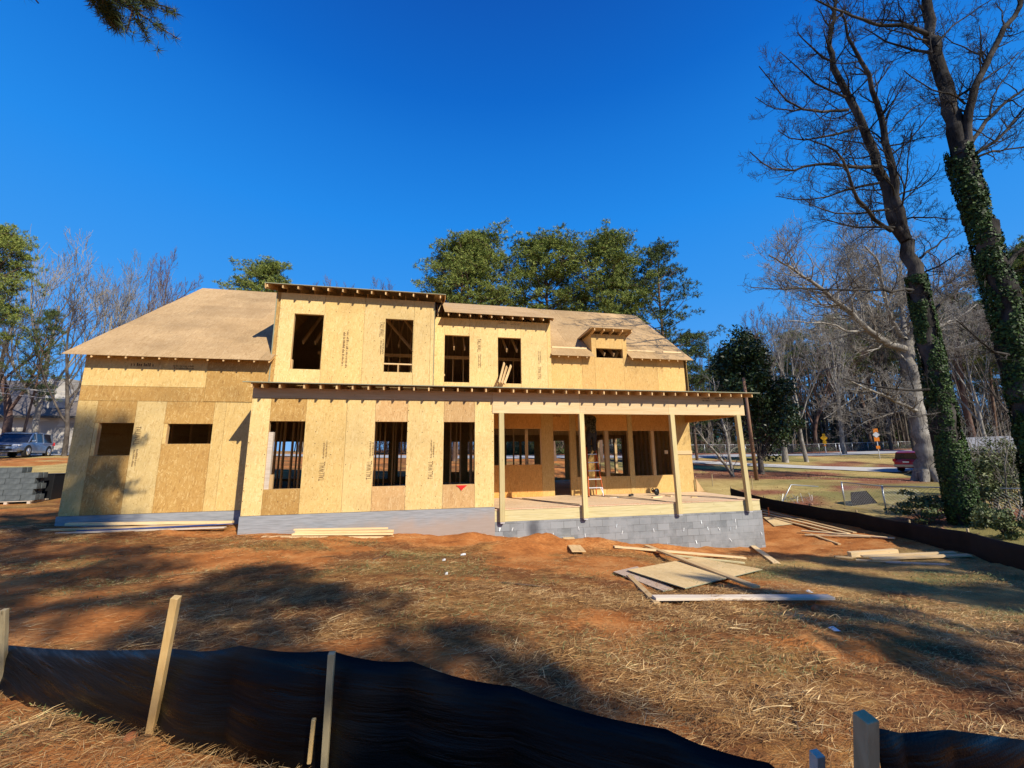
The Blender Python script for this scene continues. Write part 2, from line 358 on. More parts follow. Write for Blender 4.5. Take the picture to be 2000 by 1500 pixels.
lawn = gm.ramp(gm.math('ADD', gm.math('MULTIPLY', nA, 0.3), gm.math('MULTIPLY', nC, 0.7)), [(0.35, (0.20,0.13,0.045)), (0.5, (0.42,0.30,0.11)), (0.65, (0.62,0.49,0.21))])
al = gm.attr('lawn')
dirtm = gm.ramp(gm.noise(0.55, 5, gm.map(scale=(1, 2.0, 1), loc=(2, 7, 0)), 0.65), [(0.43, 0), (0.56, 0.9)])   # damp dark soil where the straw has blown off
dirt_c = gm.ramp(nB, [(0.3, (0.07,0.028,0.012)), (0.7, (0.27,0.10,0.036))])
c0 = gm.mix(al.outputs['Fac'], gm.mix(dirtm, straw, dirt_c), lawn)
col = gm.mix(cl, c0, clayc)
col = gm.mix(gm.math('MULTIPLY', sp.outputs[1], 0.75), col, grs); col = gm.mix(sp.outputs[2], col, leafc)
gm.color(col)
gm.bump(gm.math('ADD', nB, gm.math('MULTIPLY', nC, 0.6)), 0.7, 0.03)
go = npmesh('ground', V, F, gm.m, smooth=True); tag(go, kind='structure')
ca = go.data.color_attributes.new('cover', 'FLOAT_COLOR', 'POINT')
ca.data.foreach_set('color', np.stack([clay, green, leaf, np.ones_like(clay)], -1).astype(np.float32).ravel())
la = go.data.attributes.new('lawn', 'FLOAT', 'POINT'); la.data.foreach_set('value', np.clip(1 - yard + pale * (0.35 + 0.6 * n1), 0, 1).astype(np.float32))
CLAY = clay.reshape(ny, nx)
def sample(field, px_, py_):
    i = np.clip(np.searchsorted(gx, px_), 1, nx-1); j = np.clip(np.searchsorted(gy, py_), 1, ny-1); return field[j, i]

# ------------------------------------------------------------------ road and driveway
def strip(name, pts, mat, lift=0.05, sub=8):
    """pts: list of (left xy, right xy); laid over the terrain"""
    vs, fs = [], []
    P = [(Vector(a), Vector(b)) for a, b in pts]; rows = []
    for i in range(len(P) - 1):
        for k in range(sub):
            t = k / sub; rows.append((P[i][0].lerp(P[i+1][0], t), P[i][1].lerp(P[i+1][1], t)))
    rows.append(P[-1]); w_ = 6
    for a_, b_ in rows:
        for j in range(w_ + 1):
            q = a_.lerp(b_, j / w_); vs.append((q.x, q.y, gz(q.x, q.y) + lift))
    n_ = w_ + 1
    for i in range(len(rows) - 1):
        for j in range(w_): fs.append((i*n_+j, i*n_+j+1, (i+1)*n_+j+1, (i+1)*n_+j))
    mb = MB(); mb.add(vs, fs, True); o = mb.build(name, mat); tag(o, kind='structure'); return o
asph = simple('pale_asphalt', (0.30,0.30,0.31), (0.40,0.40,0.41), 6, 0.9)
conc = simple('driveway_concrete', (0.42,0.40,0.37), (0.52,0.50,0.47), 3, 0.9)
strip('road', [((-60,46.5),(-60,40)),((-25,45.5),(-25,39.2)),((0,48),(0,42)),((18,48),(18,43.2)),((38,49.5),(38,44.6)),((60,51.5),(60,46.4)),((95,54),(95,48))], asph, 0.06)
strip('driveway', [((24,43.0),(20,41.6)),((31,40),(28,37.4)),((38,34.6),(36.5,31.6)),((44,31.2),(43,27.4)),((60,29),(60,24.5))], conc, 0.07)
# ------------------------------------------------------------------ the house under construction
H = thing('house_under_construction', 'unfinished two-storey wooden house clad in bare tan sheathing with an open porch', 'house', (0, 13, -1.5))
TH = 0.011; GAP = 0.0035
M['osb_porch'] = osb('osb_porch', (0.42,0.18,0.04), (0.62,0.30,0.075), (0.74,0.42,0.13), big=0.15)  # deep orange of bounced light inside the porch put into the sheathing colour
def piece(x0, x1, z0, z1, Y, mat, dy=0.0, label=None):
    mb = MB(); mb.box(x0 + GAP, x1 - GAP, Y - dy, Y + TH - dy, z0 + GAP, z1 - GAP); return mb.build('wall_panel', M[mat], H, label)
def wall_with_hole(x0, x1, z0, z1, hx0, hx1, hz0, hz1, Y, mat, top=None, bot=None):
    """one sheet with a window cut out, as a frame of four strips in one mesh (or separate header and sill sheets)"""
    mb = MB(); g = GAP
    mb.box(x0+g, hx0, Y, Y+TH, z0+g, z1-g); mb.box(hx1, x1-g, Y, Y+TH, z0+g, z1-g)
    if hx0 - x0 < 0.02: mb = MB(); mb.box(hx1, x1-g, Y, Y+TH, z0+g, z1-g) if x1 - hx1 > 0.02 else None
    mb.box(hx0, hx1, Y, Y+TH, hz1, z1-g); mb.box(hx0, hx1, Y, Y+TH, z0+g, hz0)
    return mb.build('wall_panel', M[mat], H)
# --- wing, front face Y = 11.9
Z0, Z1, YW = -1.45, 1.62, 11.9
WIN = []     # window openings x0,x1,z0,z1,Y
for args in ((-4.71,-4.235,'osb_pale'),(-3.34,-2.285,'osb_pale_b'),(-2.285,-1.525,'osb_pale'),(-0.635,0.395,'osb_pale'),(1.30,1.87,'osb_pale')):
    piece(args[0], args[1], Z0, Z1, YW, args[2])
for x0, x1, m_t, m_b in ((-4.235,-3.34,'osb_brown','osb_brown'),(-1.525,-0.635,'osb_red','osb_red'),(0.395,1.30,'osb_red','osb_red')):
    piece(x0, x1, 0.99, Z1, YW, m_t); piece(x0, x1, Z0, -0.795, YW, m_b); WIN.append((x0, x1, -0.795, 0.99, YW))
# --- left wall Y = 13.2
YL = 13.2
piece(-9.56,-6.50,2.07,2.97,YL,'osb_pale_b'); piece(-6.50,-4.83,1.66,2.97,YL,'osb_brown'); piece(-9.56,-6.50,1.65,2.07,YL,'osb_brown')
for x0, x1, m_ in ((-9.56,-9.09,'osb_pale_b'),(-8.15,-7.42,'osb_pale'),(-6.19,-5.89,'osb_pale_b'),(-5.89,-4.72,'osb_pale_b')): piece(x0, x1, -1.44, 1.65, YL, m_)
for x0, x1, zb, zt in ((-9.09,-8.15,0.13,1.03),(-7.42,-6.19,0.44,1.01)):
    piece(x0, x1, zt, 1.65, YL, 'osb_brown'); piece(x0, x1, -1.44, zb, YL, 'osb_brown')
WIN += [(-8.99,-8.15,0.13,1.03,YL),(-7.33,-6.19,0.44,1.01,YL)]
piece(-9.09,-8.99,0.13,1.03,YL+0.002,'osb_pale_b'); piece(-7.42,-7.33,0.44,1.01,YL+0.002,'osb_pale_b')
# --- tall dormer Y = 13.2
DZ0, DZ1 = 2.16, 5.17
piece(-4.83,-4.70,2.97,DZ1,YL,'osb_brown'); piece(-4.83,-4.70,DZ0-0.5,2.97,YL,'osb_brown')
wall_with_hole(-4.70,-3.385,DZ0,DZ1,-4.27,-3.40,2.71,4.50,YL,'osb_pale')
piece(-3.385,-2.17,DZ0,DZ1,YL,'osb_pale_b')
wall_with_hole(-2.17,-0.60,DZ0,DZ1,-1.51,-0.62,2.70,4.49,YL,'osb_pale')
piece(-0.60,-0.055,DZ0,DZ1,YL,'osb_pale'); piece(-0.055,0.07,DZ0,DZ1,YL,'osb_pale')
WIN += [(-4.27,-3.40,2.71,4.50,YL),(-1.51,-0.62,2.70,4.49,YL)]
# --- second dormer Y = 14.6
YD = 14.6
piece(0.09,0.46,2.3,5.13,YD,'osb_pale'); piece(1.385,2.46,2.3,5.13,YD,'osb_pale'); piece(3.36,4.41,2.3,5.13,YD,'osb_pale'); piece(4.41,4.56,2.3,5.13,YD,'osb_pale_b')
for x0, x1 in ((0.46,1.385),(2.46,3.36)):
    piece(x0,x1,4.455,5.13,YD,'osb_pale'); piece(x0,x1,2.3,2.675,YD,'osb_pale'); WIN.append((x0,x1,2.675,4.455,YD))
# --- upper right wall Y = 14.8 and little dormer on it
YR = 14.8
for x0, x1, zt in ((4.56,5.9,3.95),(5.9,6.45,3.95),(7.70,9.2,3.95),(9.2,10.45,3.95)): piece(x0, x1, 2.3, zt, YR, 'osb_right')
piece(6.45,7.70,2.3,3.86,YR,'osb_right')
piece(6.35,6.53,3.86,4.86,YR,'osb_right',0.001); piece(7.69,7.87,3.86,4.86,YR,'osb_right',0.001); piece(6.53,7.69,4.26,4.86,YR,'osb_right',0.001)
WIN.append((6.53,7.69,3.87,4.26,YR))
for xx in (6.34, 7.865):                        # cheeks of the little dormer
    mb = MB(); mb.prism([(YR-0.001, 3.9), (YR-0.001, 4.88), (YR + 1.15, 4.90), (YR + 0.95, 4.8)], 0, xx, xx + 0.012); mb.build('dormer_cheek', M['osb_right'], H)
# --- porch back wall Y = 15
YP = 15.0; PZ0, PZ1 = -1.52, 2.35
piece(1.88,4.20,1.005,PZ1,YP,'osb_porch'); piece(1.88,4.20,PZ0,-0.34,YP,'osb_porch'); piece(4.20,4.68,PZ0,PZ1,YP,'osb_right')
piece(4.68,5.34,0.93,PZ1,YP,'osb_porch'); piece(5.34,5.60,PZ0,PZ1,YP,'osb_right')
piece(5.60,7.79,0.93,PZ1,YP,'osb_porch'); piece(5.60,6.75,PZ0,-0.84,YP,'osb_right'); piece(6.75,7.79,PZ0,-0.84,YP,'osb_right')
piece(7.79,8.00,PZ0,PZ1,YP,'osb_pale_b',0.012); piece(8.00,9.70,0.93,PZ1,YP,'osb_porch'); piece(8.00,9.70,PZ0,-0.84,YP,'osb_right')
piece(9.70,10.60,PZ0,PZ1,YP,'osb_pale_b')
WIN += [(1.88,4.16,-0.34,1.005,YP),(4.68,5.34,-1.52,0.93,YP),(5.60,7.79,-0.84,0.93,YP),(8.00,9.70,-0.84,0.93,YP)]
# side walls, rear wall with openings that let the yard behind show
def side(X, y0, y1, z0, z1, mat): mb = MB(); mb.box(X, X+TH, y0, y1, z0, z1); mb.build('wall_panel', M[mat], H)
side(-4.71, 11.92, 13.19, Z0, 1.85, 'osb_pale'); side(1.862, 11.92, 14.99, Z0, 1.9, 'osb_brown')
side(-9.56, 13.22, 24.4, -1.44, 2.9, 'osb_pale_b'); side(10.59, 15.02, 20.95, -1.52, 3.2, 'osb_pale_b')
for a_, b_ in ((20.95,21.8),(21.98,22.8),(22.98,24.2)):
    mb = MB(); mb.box(10.59, 10.60, a_, b_, 0.9, 3.2); mb.box(10.59, 10.60, a_, b_, -1.52, -1.05); mb.box(10.59, 10.60, b_, b_+0.2, -1.52, 3.2); mb.build('wall_panel', M['osb_pale_b'], H)
    mb = MB(); mb.box(10.46, 10.585, a_-0.04, a_, -1.5, 2.2); mb.box(10.46, 10.585, b_, b_+0.04, -1.5, 2.2); mb.box(10.46, 10.585, a_, b_, 0.9, 1.1); mb.box(10.46, 10.585, a_, b_, -1.09, -1.05); mb.build('window_frame', M['lum_z'], H)
for k in range(14): mb = MB(); mb.box(10.46, 10.585, 15.2+k*0.406, 15.24+k*0.406, -1.5, 2.0); mb.build('stud', M['lum_z'], H)
side(10.59, 14.82, 15.0, 2.45, 3.2, 'osb_pale_b')
for xx, y_, z_ in ((-9.565, 13.25, 2.9), (10.59, 14.83, 3.2)):
    mb = MB(); mb.prism([(y_, z_), (y_, z_+(0.1 if xx < 0 else 0.75)), (18.9, 7.2), (24.4, 3.2), (24.4, 2.9)], 0, xx, xx + TH); mb.build('gable_wall', M['osb_pale_b'], H)
YB = 24.4
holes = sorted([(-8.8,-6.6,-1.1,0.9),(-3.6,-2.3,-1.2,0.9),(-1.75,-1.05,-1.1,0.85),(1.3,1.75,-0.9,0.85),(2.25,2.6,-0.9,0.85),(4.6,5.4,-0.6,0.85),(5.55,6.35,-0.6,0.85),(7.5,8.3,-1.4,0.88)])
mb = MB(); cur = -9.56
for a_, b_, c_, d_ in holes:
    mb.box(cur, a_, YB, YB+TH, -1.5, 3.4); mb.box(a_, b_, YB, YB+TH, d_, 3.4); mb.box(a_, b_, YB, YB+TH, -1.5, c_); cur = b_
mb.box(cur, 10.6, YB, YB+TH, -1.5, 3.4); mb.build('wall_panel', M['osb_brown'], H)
# --- sill plates, jambs and headers round the openings: the rough frame behind each opening
for x0, x1, z0, z1, Y in WIN:
    mb = MB(); d0, d1 = Y + TH + 0.001, Y + 0.12
    mb.box(x0-0.038, x0, d0, d1, z0-0.08, z1+0.2); mb.box(x1, x1+0.038, d0, d1, z0-0.08, z1+0.2)
    if z0 > -1.4: mb.box(x0, x1, d0, d1, z0-0.038, z0)
    mb.box(x0, x1, d0, d1, z1, z1+0.2)
    mb.build('window_frame' if z0 > -1.4 else 'door_frame', M['lum_z'], H)
# extra framing seen inside particular openings
def stud(x0, x1, y0, y1, z0, z1, mat='lum_z', name='stud'): mb = MB(); mb.box(x0, x1, y0, y1, z0, z1); return mb.build(name, M[mat], H)
stud(6.79,6.95,YP-0.004,YP+0.13,-0.84,0.93); stud(8.82,8.94,YP-0.004,YP+0.13,-0.84,0.93); stud(3.62,3.74,YP+0.3,YP+0.34,-0.34,1.0)
stud(-4.235,-4.12,YW+0.03,YW+0.14,-0.795,0.70,'grey_wood'); stud(-4.12,-4.04,YW+0.05,YW+0.13,-0.79,-0.42)
stud(-1.51,-0.62,YL+0.02,YL+0.10,2.955,2.995,'lum_x','cripple_sill'); stud(-1.08,-1.04,YL+0.02,YL+0.10,2.70,2.955,'lum_z','cripple_stud')
stud(-4.265,-4.225,YL+0.03,YL+0.13,2.71,3.02)
# interior studs behind the wing windows (a partition seen through the left one) and upper rooms
for k in range(9): stud(-5.35+k*0.2032*1.28, -5.31+k*0.2032*1.28, 14.9, 15.04, Z0, 1.7)
for k in range(9): stud(-1.95+k*0.3, -1.91+k*0.3, 15.6+0.12*(k%2), 15.73+0.12*(k%2), Z0, 1.7) if k not in (4,) else None
for k in range(6): stud(0.35+k*0.34, 0.39+k*0.34, 14.1, 14.24, Z0, 1.7)
inn = MB()
for k in range(24): inn.box(-9.3+k*0.61, -9.26+k*0.61, 17.0, 17.09, -1.44, 2.2)
inn.box(-9.5, -4.9, 17.0, 17.09, 2.2, 2.3)
for k in range(9): inn.box(1.95+k*0.5, 1.99+k*0.5, 19.2, 19.29, -1.5, 2.0) if k not in (5, 6) else None
inn.box(1.9, 10.4, 19.2, 19.29, 0.98, 1.25)
for k in range(10): inn.box(-4.6, 1.8, 12.2+k*0.41, 12.24+k*0.41, 1.64, 1.86)       # wing ceiling joists
for k in range(30): inn.box(-9.4+k*0.68, -9.36+k*0.68, 15.2, 24.3, 2.0, 2.24)       # floor joists
for k in range(11): inn.bar((-4.6+k*0.41, 13.4, 5.3), (-4.6+k*0.41, 18.7, 7.15), 0.04, 0.14)
for k in range(11): inn.bar((0.2+k*0.41, 14.8, 5.3), (0.2+k*0.41, 18.7, 7.15), 0.04, 0.14)
for k in range(36): inn.bar((-4.5+k*0.41, 15.0, 4.05), (-4.5+k*0.41, 18.6, 6.95), 0.04, 0.14)
for k in range(36): inn.bar((-4.5+k*0.41, 24.2, 3.3), (-4.5+k*0.41, 19.2, 7.0), 0.04, 0.14)
inn.box(-4.6, 10.4, 17.3, 17.34, 4.2, 4.34); inn.box(-4.6, 10.4, 18.88, 18.92, 6.9, 7.2)
for k in range(34): inn.box(-4.5+k*0.45, -4.46+k*0.45, 17.3, 17.39, 2.4, 4.2)
inn.bar((-1.9,14.0,5.1), (0.1,15.6,3.1), 0.04, 0.09); inn.bar((-1.2,14.0,5.1), (0.5,15.6,3.1), 0.04, 0.09)
o = inn.build('interior_framing', M['lum_z'], H); tag(o, kind='stuff')
mb = MB(); mb.box(-9.5, 10.55, 13.25, 24.38, 2.24, 2.26); mb.box(-4.68, 1.85, 11.95, 13.2, -1.5, -1.47); mb.box(-9.5, 10.55, 15.05, 24.38, -1.54, -1.52); mb.box(-9.5,-4.72,13.24,15.04,-1.54,-1.52); mb.box(-4.7,1.85,13.21,15.04,-1.5,-1.48)
mb.build('subfloor', M['osb_floor'], H)
# --- wing top plate board and porch beam
mb = MB(); mb.box(-4.71,1.82,YW-0.004,YW+0.10,1.625,1.90); mb.build('header_board', M['beam'], H)
for a_, b_ in ((1.825,4.595),(4.60,7.68),(7.685,10.56)):
    mb = MB(); mb.box(a_, b_, YW-0.02, YW+0.10, 1.265, 1.90); mb.build('porch_beam', M['beam'], H)
mb = MB(); mb.box(10.42, 10.56, YW+0.103, YP-0.003, 1.265, 1.90); mb.build('porch_beam', M['osb_under'], H)
# --- porch deck
mb = MB(); mb.box(1.875, 10.76, YW-0.02, YP-0.002, -1.545, -1.52); mb.build('porch_deck', M['osb_floor'], H)
mb = MB(); mb.box(1.875, 10.76, YW-0.004, YW+0.034, -1.70, -1.547); mb.box(1.875, 10.76, YW-0.006, YW+0.034, -1.87, -1.703); mb.box(10.725, 10.76, YW+0.04, YP, -1.86, -1.547); mb.build('rim_joist', M['treated_x'], H)
mb = MB(); mb.bar((1.95, 11.93, -1.517), (10.7, 11.93, -1.517), 0.012, 0.003); mb.build('chalk_line', M['chalk'], H)
# posts
for xt, xb in ((2.08,2.09),(4.60,4.61),(7.72,7.74),(10.20,10.28)):
    mb = MB(); mb.bar((xb, YW-0.085, -1.86), (xt, YW-0.085, 1.262 if xt > 3 else 1.262), 0.15, 0.13, (0,1,0)); p = mb.build('porch_post', M['treated'], H, bevel=0.006)
    mb = MB(); mb.box(xb-0.06, xb+0.06, YW-0.14, YW-0.012, -1.90, -1.862); mb.build('post_bracket', M['alu'], p)
stud(9.70,10.60,YP-0.03,YP-0.003,-0.03,0.12,'beam','nailer'); stud(9.35,9.50,YP-0.03,YP-0.003,0.0,0.14,'beam','nailer')
mb = MB(); mb.prism([(10.61,-1.0),(10.95,-1.515),(10.61,-1.515)], 1, YP-0.1, YP-0.06); mb.build('brace', M['lum_z'], H)
# --- foundation: block wall under porch, parged wall under wing and left wall
blk = NT('concrete_block', 0.9, 0.15)
pos = blk.n.new("ShaderNodeSeparateXYZ"); blk.l(blk.co, pos.inputs[0])
cmb = blk.n.new("ShaderNodeCombineXYZ"); blk.l(blk.math('ADD', pos.outputs[0], pos.outputs[1]), cmb.inputs[0]); blk.l(blk.math('ADD', pos.outputs[2], 0.43), cmb.inputs[1])
br = blk.n.new("ShaderNodeTexBrick"); blk.l(cmb.outputs[0], br.inputs['Vector']); br.inputs['Scale'].default_value = 1.0
br.inputs['Brick Width'].default_value = 0.406; br.inputs['Row Height'].default_value = 0.203; br.inputs['Mortar Size'].default_value = 0.008
br.inputs['Mortar Smooth'].default_value = 0.3; br.inputs['Bias'].default_value = 0.0
br.inputs['Color1'].default_value = (0.165,0.175,0.18,1); br.inputs['Color2'].default_value = (0.27,0.28,0.285,1); br.inputs['Mortar'].default_value = (0.13,0.13,0.13,1)
nn = blk.noise(1.4, 6, rough=0.75); n5 = blk.noise(40, 2)
dirt = blk.ramp(blk.math('ADD', blk.math('MULTIPLY', blk.math('ADD', pos.outputs[2], 2.85), -1.4), blk.math('MULTIPLY', nn, 0.9)), [(0.35, 0), (0.75, 0.75)])
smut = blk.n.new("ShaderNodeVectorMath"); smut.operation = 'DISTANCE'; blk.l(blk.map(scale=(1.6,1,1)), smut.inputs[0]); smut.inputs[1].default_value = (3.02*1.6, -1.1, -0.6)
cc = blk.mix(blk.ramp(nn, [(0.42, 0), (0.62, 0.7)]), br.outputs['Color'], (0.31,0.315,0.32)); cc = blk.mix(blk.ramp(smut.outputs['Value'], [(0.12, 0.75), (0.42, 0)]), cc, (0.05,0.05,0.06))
cc = blk.mix(dirt, cc, (0.38,0.19,0.10)); blk.color(cc); blk.bump(blk.math('ADD', br.outputs['Fac'], blk.math('MULTIPLY', n5, -0.4)), -0.5, 0.01)
M['blk'] = blk.m
pg = NT('parged_foundation', 0.9, 0.15)
pz = pg.n.new("ShaderNodeSeparateXYZ"); pg.l(pg.co, pz.inputs[0])
nn = pg.noise(1.5, 5); n5 = pg.noise(9, 3, pg.map(scale=(0.3,1,4)))
dirt = pg.ramp(pg.math('ADD', pg.math('ADD', pg.math('MULTIPLY', pz.outputs[2], -1.3), pg.math('MULTIPLY', pz.outputs[0], 0.06)), nn), [(0.6, 0), (1.15, 0.7)])
cc = pg.ramp(n5, [(0.3, (0.22,0.225,0.23)), (0.7, (0.33,0.335,0.345))]); cc = pg.mix(dirt, cc, (0.36,0.265,0.20)); pg.color(cc)
br = pg.n.new("ShaderNodeTexBrick"); cmb = pg.n.new("ShaderNodeCombineXYZ"); pg.l(pz.outputs[0], cmb.inputs[0]); pg.l(pz.outputs[2], cmb.inputs[1]); pg.l(cmb.outputs[0], br.inputs['Vector'])
br.inputs['Scale'].default_value = 1.0; br.inputs['Brick Width'].default_value = 30.0; br.inputs['Row Height'].default_value = 0.203; br.inputs['Mortar Size'].default_value = 0.003
pg.bump(pg.math('ADD', br.outputs['Fac'], pg.math('MULTIPLY', n5, -0.3)), -0.4, 0.01)
M['parge'] = pg.m
mb = MB(); mb.box(1.885, 10.80, YW-0.008, YW+0.19, -3.6, -1.873); mb.box(10.60, 10.80, YW+0.193, 24.4, -3.6, -1.863); mb.build('block_foundation', M['blk'], H)
mb = MB(); mb.box(-4.72, 1.882, YW-0.03, YW+0.17, -3.2, -1.455); mb.box(-9.58, -4.72, YL-0.02, YL+0.18, -2.6, -1.445); mb.box(-9.58,-9.4,YL+0.183,24.4,-2.6,-1.445); mb.box(-4.72,-4.52,YW+0.173,YL-0.023,-3,-1.455); mb.build('parged_foundation', M['parge'], H)
# wall ties sticking out of the blocks
def z5(x, y): return 940 + x*.29, 740 + y*.29
ties = [(125,1015),(210,1015),(152,1072),(250,1080),(657,1008),(700,1055),(912,990),(1162,1020),(950,1035),(1483,965),(1712,955),(1717,1000),(1527,1008),(1602,1010),(1365,1015),(1680,1010),(1888,1040),(1680,1085),(1450,1100),(485,1050),(865,1100),(1255,1110)]
for k, (a_, b_) in enumerate(ties):
    q = at(*z5(a_, b_), YW - 0.03); dx = rnd.uniform(-0.03, 0.03)
    mb = MB(); mb.bar((q.x-dx, YW-0.009, q.z+0.05), (q.x+dx, YW-0.04, q.z-0.04), 0.014, 0.003, (0,1,0)); mb.build('wall_tie', M['white'] if k % 3 else M['steel'], H)
# --- rafters
def rafter(x, ye, zt, y1, slope, d=0.14, w=0.038, mat='lum_y'):
    mb = MB(); zb = zt - d
    y2 = ye + 0.10
    mb.prism([(ye, zt), (y1, zt + slope*(y1-ye)), (y1, zt - d*0.9 + slope*(y1-ye)), (y2, zb + slope*0.1), (ye, zb + 0.008)], 0, x - w/2, x + w/2)
    mb.build('rafter_tail', M[mat], H)
for k in range(38):                                               # low roof along wing and porch
    xx = -4.56 + k * 0.4095 if k > 1 else -4.60 + k * 0.25
    if k == 2: xx = -3.93
    rafter(xx, 11.5, 1.955, 14.4 if xx > 0.1 else 13.1, 0.135, 0.125)
for k in range(13): rafter(-4.98 + k*0.435, 12.82, 5.285, 13.9, 0.336, 0.125)   # tall dormer
for k in range(12): rafter(0.17 + k*0.4, 14.2, 5.19, 14.9, 0.468, 0.12)      # second dormer
for k in range(5): rafter(6.36 + k*0.40, 14.45, 4.99, 15.0, -0.17, 0.11)         # little dormer
for k in range(12): rafter(-9.2 + k*0.4055, 12.86, 2.90, 13.4, 0.735, 0.10)      # left eave
for x_ in (4.85,5.23,5.62,6.0,7.95,8.38,8.78,9.18,9.58,9.98,10.38): rafter(x_, 14.5, 3.83, 15.1, 0.8, 0.09)
# --- roofs
def slab(name, pts, th=0.014, mat='osb_roof', label=None):
    mb = MB(); n = len(pts); mb.add(list(pts) + [(a_, b_, c_ - th) for a_, b_, c_ in pts], [tuple(range(n)), tuple(range(n, 2*n))[::-1]] + [(i, n+i, n+(i+1) % n, (i+1) % n) for i in range(n)])
    return mb.build(name, M[mat], H, label)
RX0, RX1, YRG, ZRG = -9.88, 10.7, 18.9, 7.36
def zl(y): return 2.885 + (ZRG - 2.885) * (y - 12.84) / (YRG - 12.84)
def zr(y): return 3.83 + (ZRG - 3.83) * (y - 14.48) / (YRG - 14.48)
# left roof in courses of sheets (each course a hair above the next so that the seams show)
def course(x0, x1, y0, y1, zf, stagger, lift):
    cuts = [x0]; c_ = x0 + (1.22 if stagger else 2.44)
    while c_ < x1 - 0.3: cuts.append(c_); c_ += 2.44
    cuts.append(x1)
    for a_, b_ in zip(cuts[:-1], cuts[1:]):
        l_ = lift + rnd.uniform(0, 0.003); g_ = 0.006
        slab('roof_deck', [(a_, y0, zf(y0)+l_), (b_-g_, y0, zf(y0)+l_), (b_-g_, y1-0.008, zf(y1)+l_), (a_, y1-0.008, zf(y1)+l_)])
ys = [12.84, 13.85, 14.86, 15.87, 16.88, 17.89, 18.9]
for i in range(6): course(RX0, -4.70 if i == 0 else -4.84, ys[i], ys[i+1], zl, i % 2, 0.005 * (i % 2))
ys = [14.48, 15.58, 16.69, 17.79, 18.9]
for i in range(4):
    if i == 0:
        course(4.55, 6.33, ys[0], ys[1], zr, 0, 0); course(7.885, RX1, ys[0], ys[1], zr, 1, 0)
        slab('roof_deck', [(6.334, 15.60, zr(15.60)-0.02), (7.88, 15.60, zr(15.60)-0.02), (7.88, 15.9, zr(15.9)-0.02), (6.334, 15.9, zr(15.9)-0.02)])
    else: course(4.3 if i < 3 else 0.0, RX1, ys[i], ys[i+1], zr, i % 2, 0.005 * (i % 2))
slab('roof_deck', [(RX0, 18.904, ZRG), (RX1, 18.904, ZRG), (RX1, 25.0, 2.9), (RX0, 25.0, 2.9)], label='rear roof slope of bare sheathing')
# dormer roofs
slab('dormer_roof', [(-5.05, 12.80, 5.30), (0.42, 12.80, 5.30), (0.42, 18.9, 7.37), (-5.05, 18.9, 7.37)])
mb = MB(); mb.bar((0.40,12.82,5.20), (0.40,16.5,6.44), 0.03, 0.15); mb.build('barge_board', M['osb_under'], H)
mb = MB(); mb.bar((-5.03,12.82,5.20), (-5.03,16.5,6.44), 0.03, 0.15); mb.build('barge_board', M['lum_y'], H)
slab('dormer_roof', [(0.43, 14.15, 5.20), (4.66, 14.15, 5.20), (4.66, 18.85, 7.385), (0.43, 18.85, 7.385)])
slab('dormer_roof', [(5.98+0.2, 14.42, 5.01), (8.02, 14.42, 5.01), (8.02, 16.0, 4.96), (5.98+0.2, 16.0, 4.96)])
mb = MB(); mb.bar((6.19,14.43,4.985),(6.19,16.0,4.93),0.02,0.08); mb.build('barge_board', M['lum_y'], H)
# dormer cheeks
mb = MB(); mb.prism([(13.23, 2.3), (13.23, 5.4), (18.6, 7.2), (18.6, 6.9), (14.6,4.5), (14.6,2.3)], 0, 0.06, 0.072); mb.build('dormer_cheek', M['osb_brown'], H); mb = MB(); mb.prism([(13.23, 3.1), (13.23, 5.4), (18.6, 7.2), (18.6, 7.0)], 0, -4.825, -4.813); mb.build('dormer_cheek', M['osb_brown'], H)
mb = MB(); mb.prism([(14.63, 3.9), (14.63, 5.35), (18.5, 7.15), (18.5, 6.95)], 0, 4.555, 4.567); mb.build('dormer_cheek', M['osb_pale_b'], H)
# low roof
slab('low_roof', [(-4.80, 11.47, 1.985), (10.86, 11.47, 1.985), (10.86, 13.18, 2.21), (-4.80, 13.18, 2.21)])
slab('low_roof', [(0.09, 13.183, 2.21), (10.86, 13.183, 2.21), (10.86, 14.78, 2.42), (0.09, 14.78, 2.42)])
mb = MB(); mb.bar((-4.80,11.455,1.978),(10.86,11.455,1.978),0.012,0.022); mb.build('sheathing_edge', M['edge'], H)
mb = MB(); mb.bar((-5.05,12.79,5.293),(0.42,12.79,5.293),0.012,0.02); mb.build('sheathing_edge', M['edge'], H)
mb = MB(); mb.box(-4.828,-4.80,YL-0.014,YL-0.002,2.3,5.15); mb.box(0.062,0.078,YL-0.014,YL-0.002,2.2,5.15); mb.build('corner_trim', M['edge'], H)
# toe boards nailed on the right-hand roof
for a_, b_ in ((4.72,6.2),(8.0,9.25),(9.65,10.5)):
    y_ = 15.0; mb = MB(); mb.box(a_, b_, y_-0.02, y_+0.03, zr(y_)+0.0, zr(y_)+0.06); mb.build('toe_board', M['beam'], H)

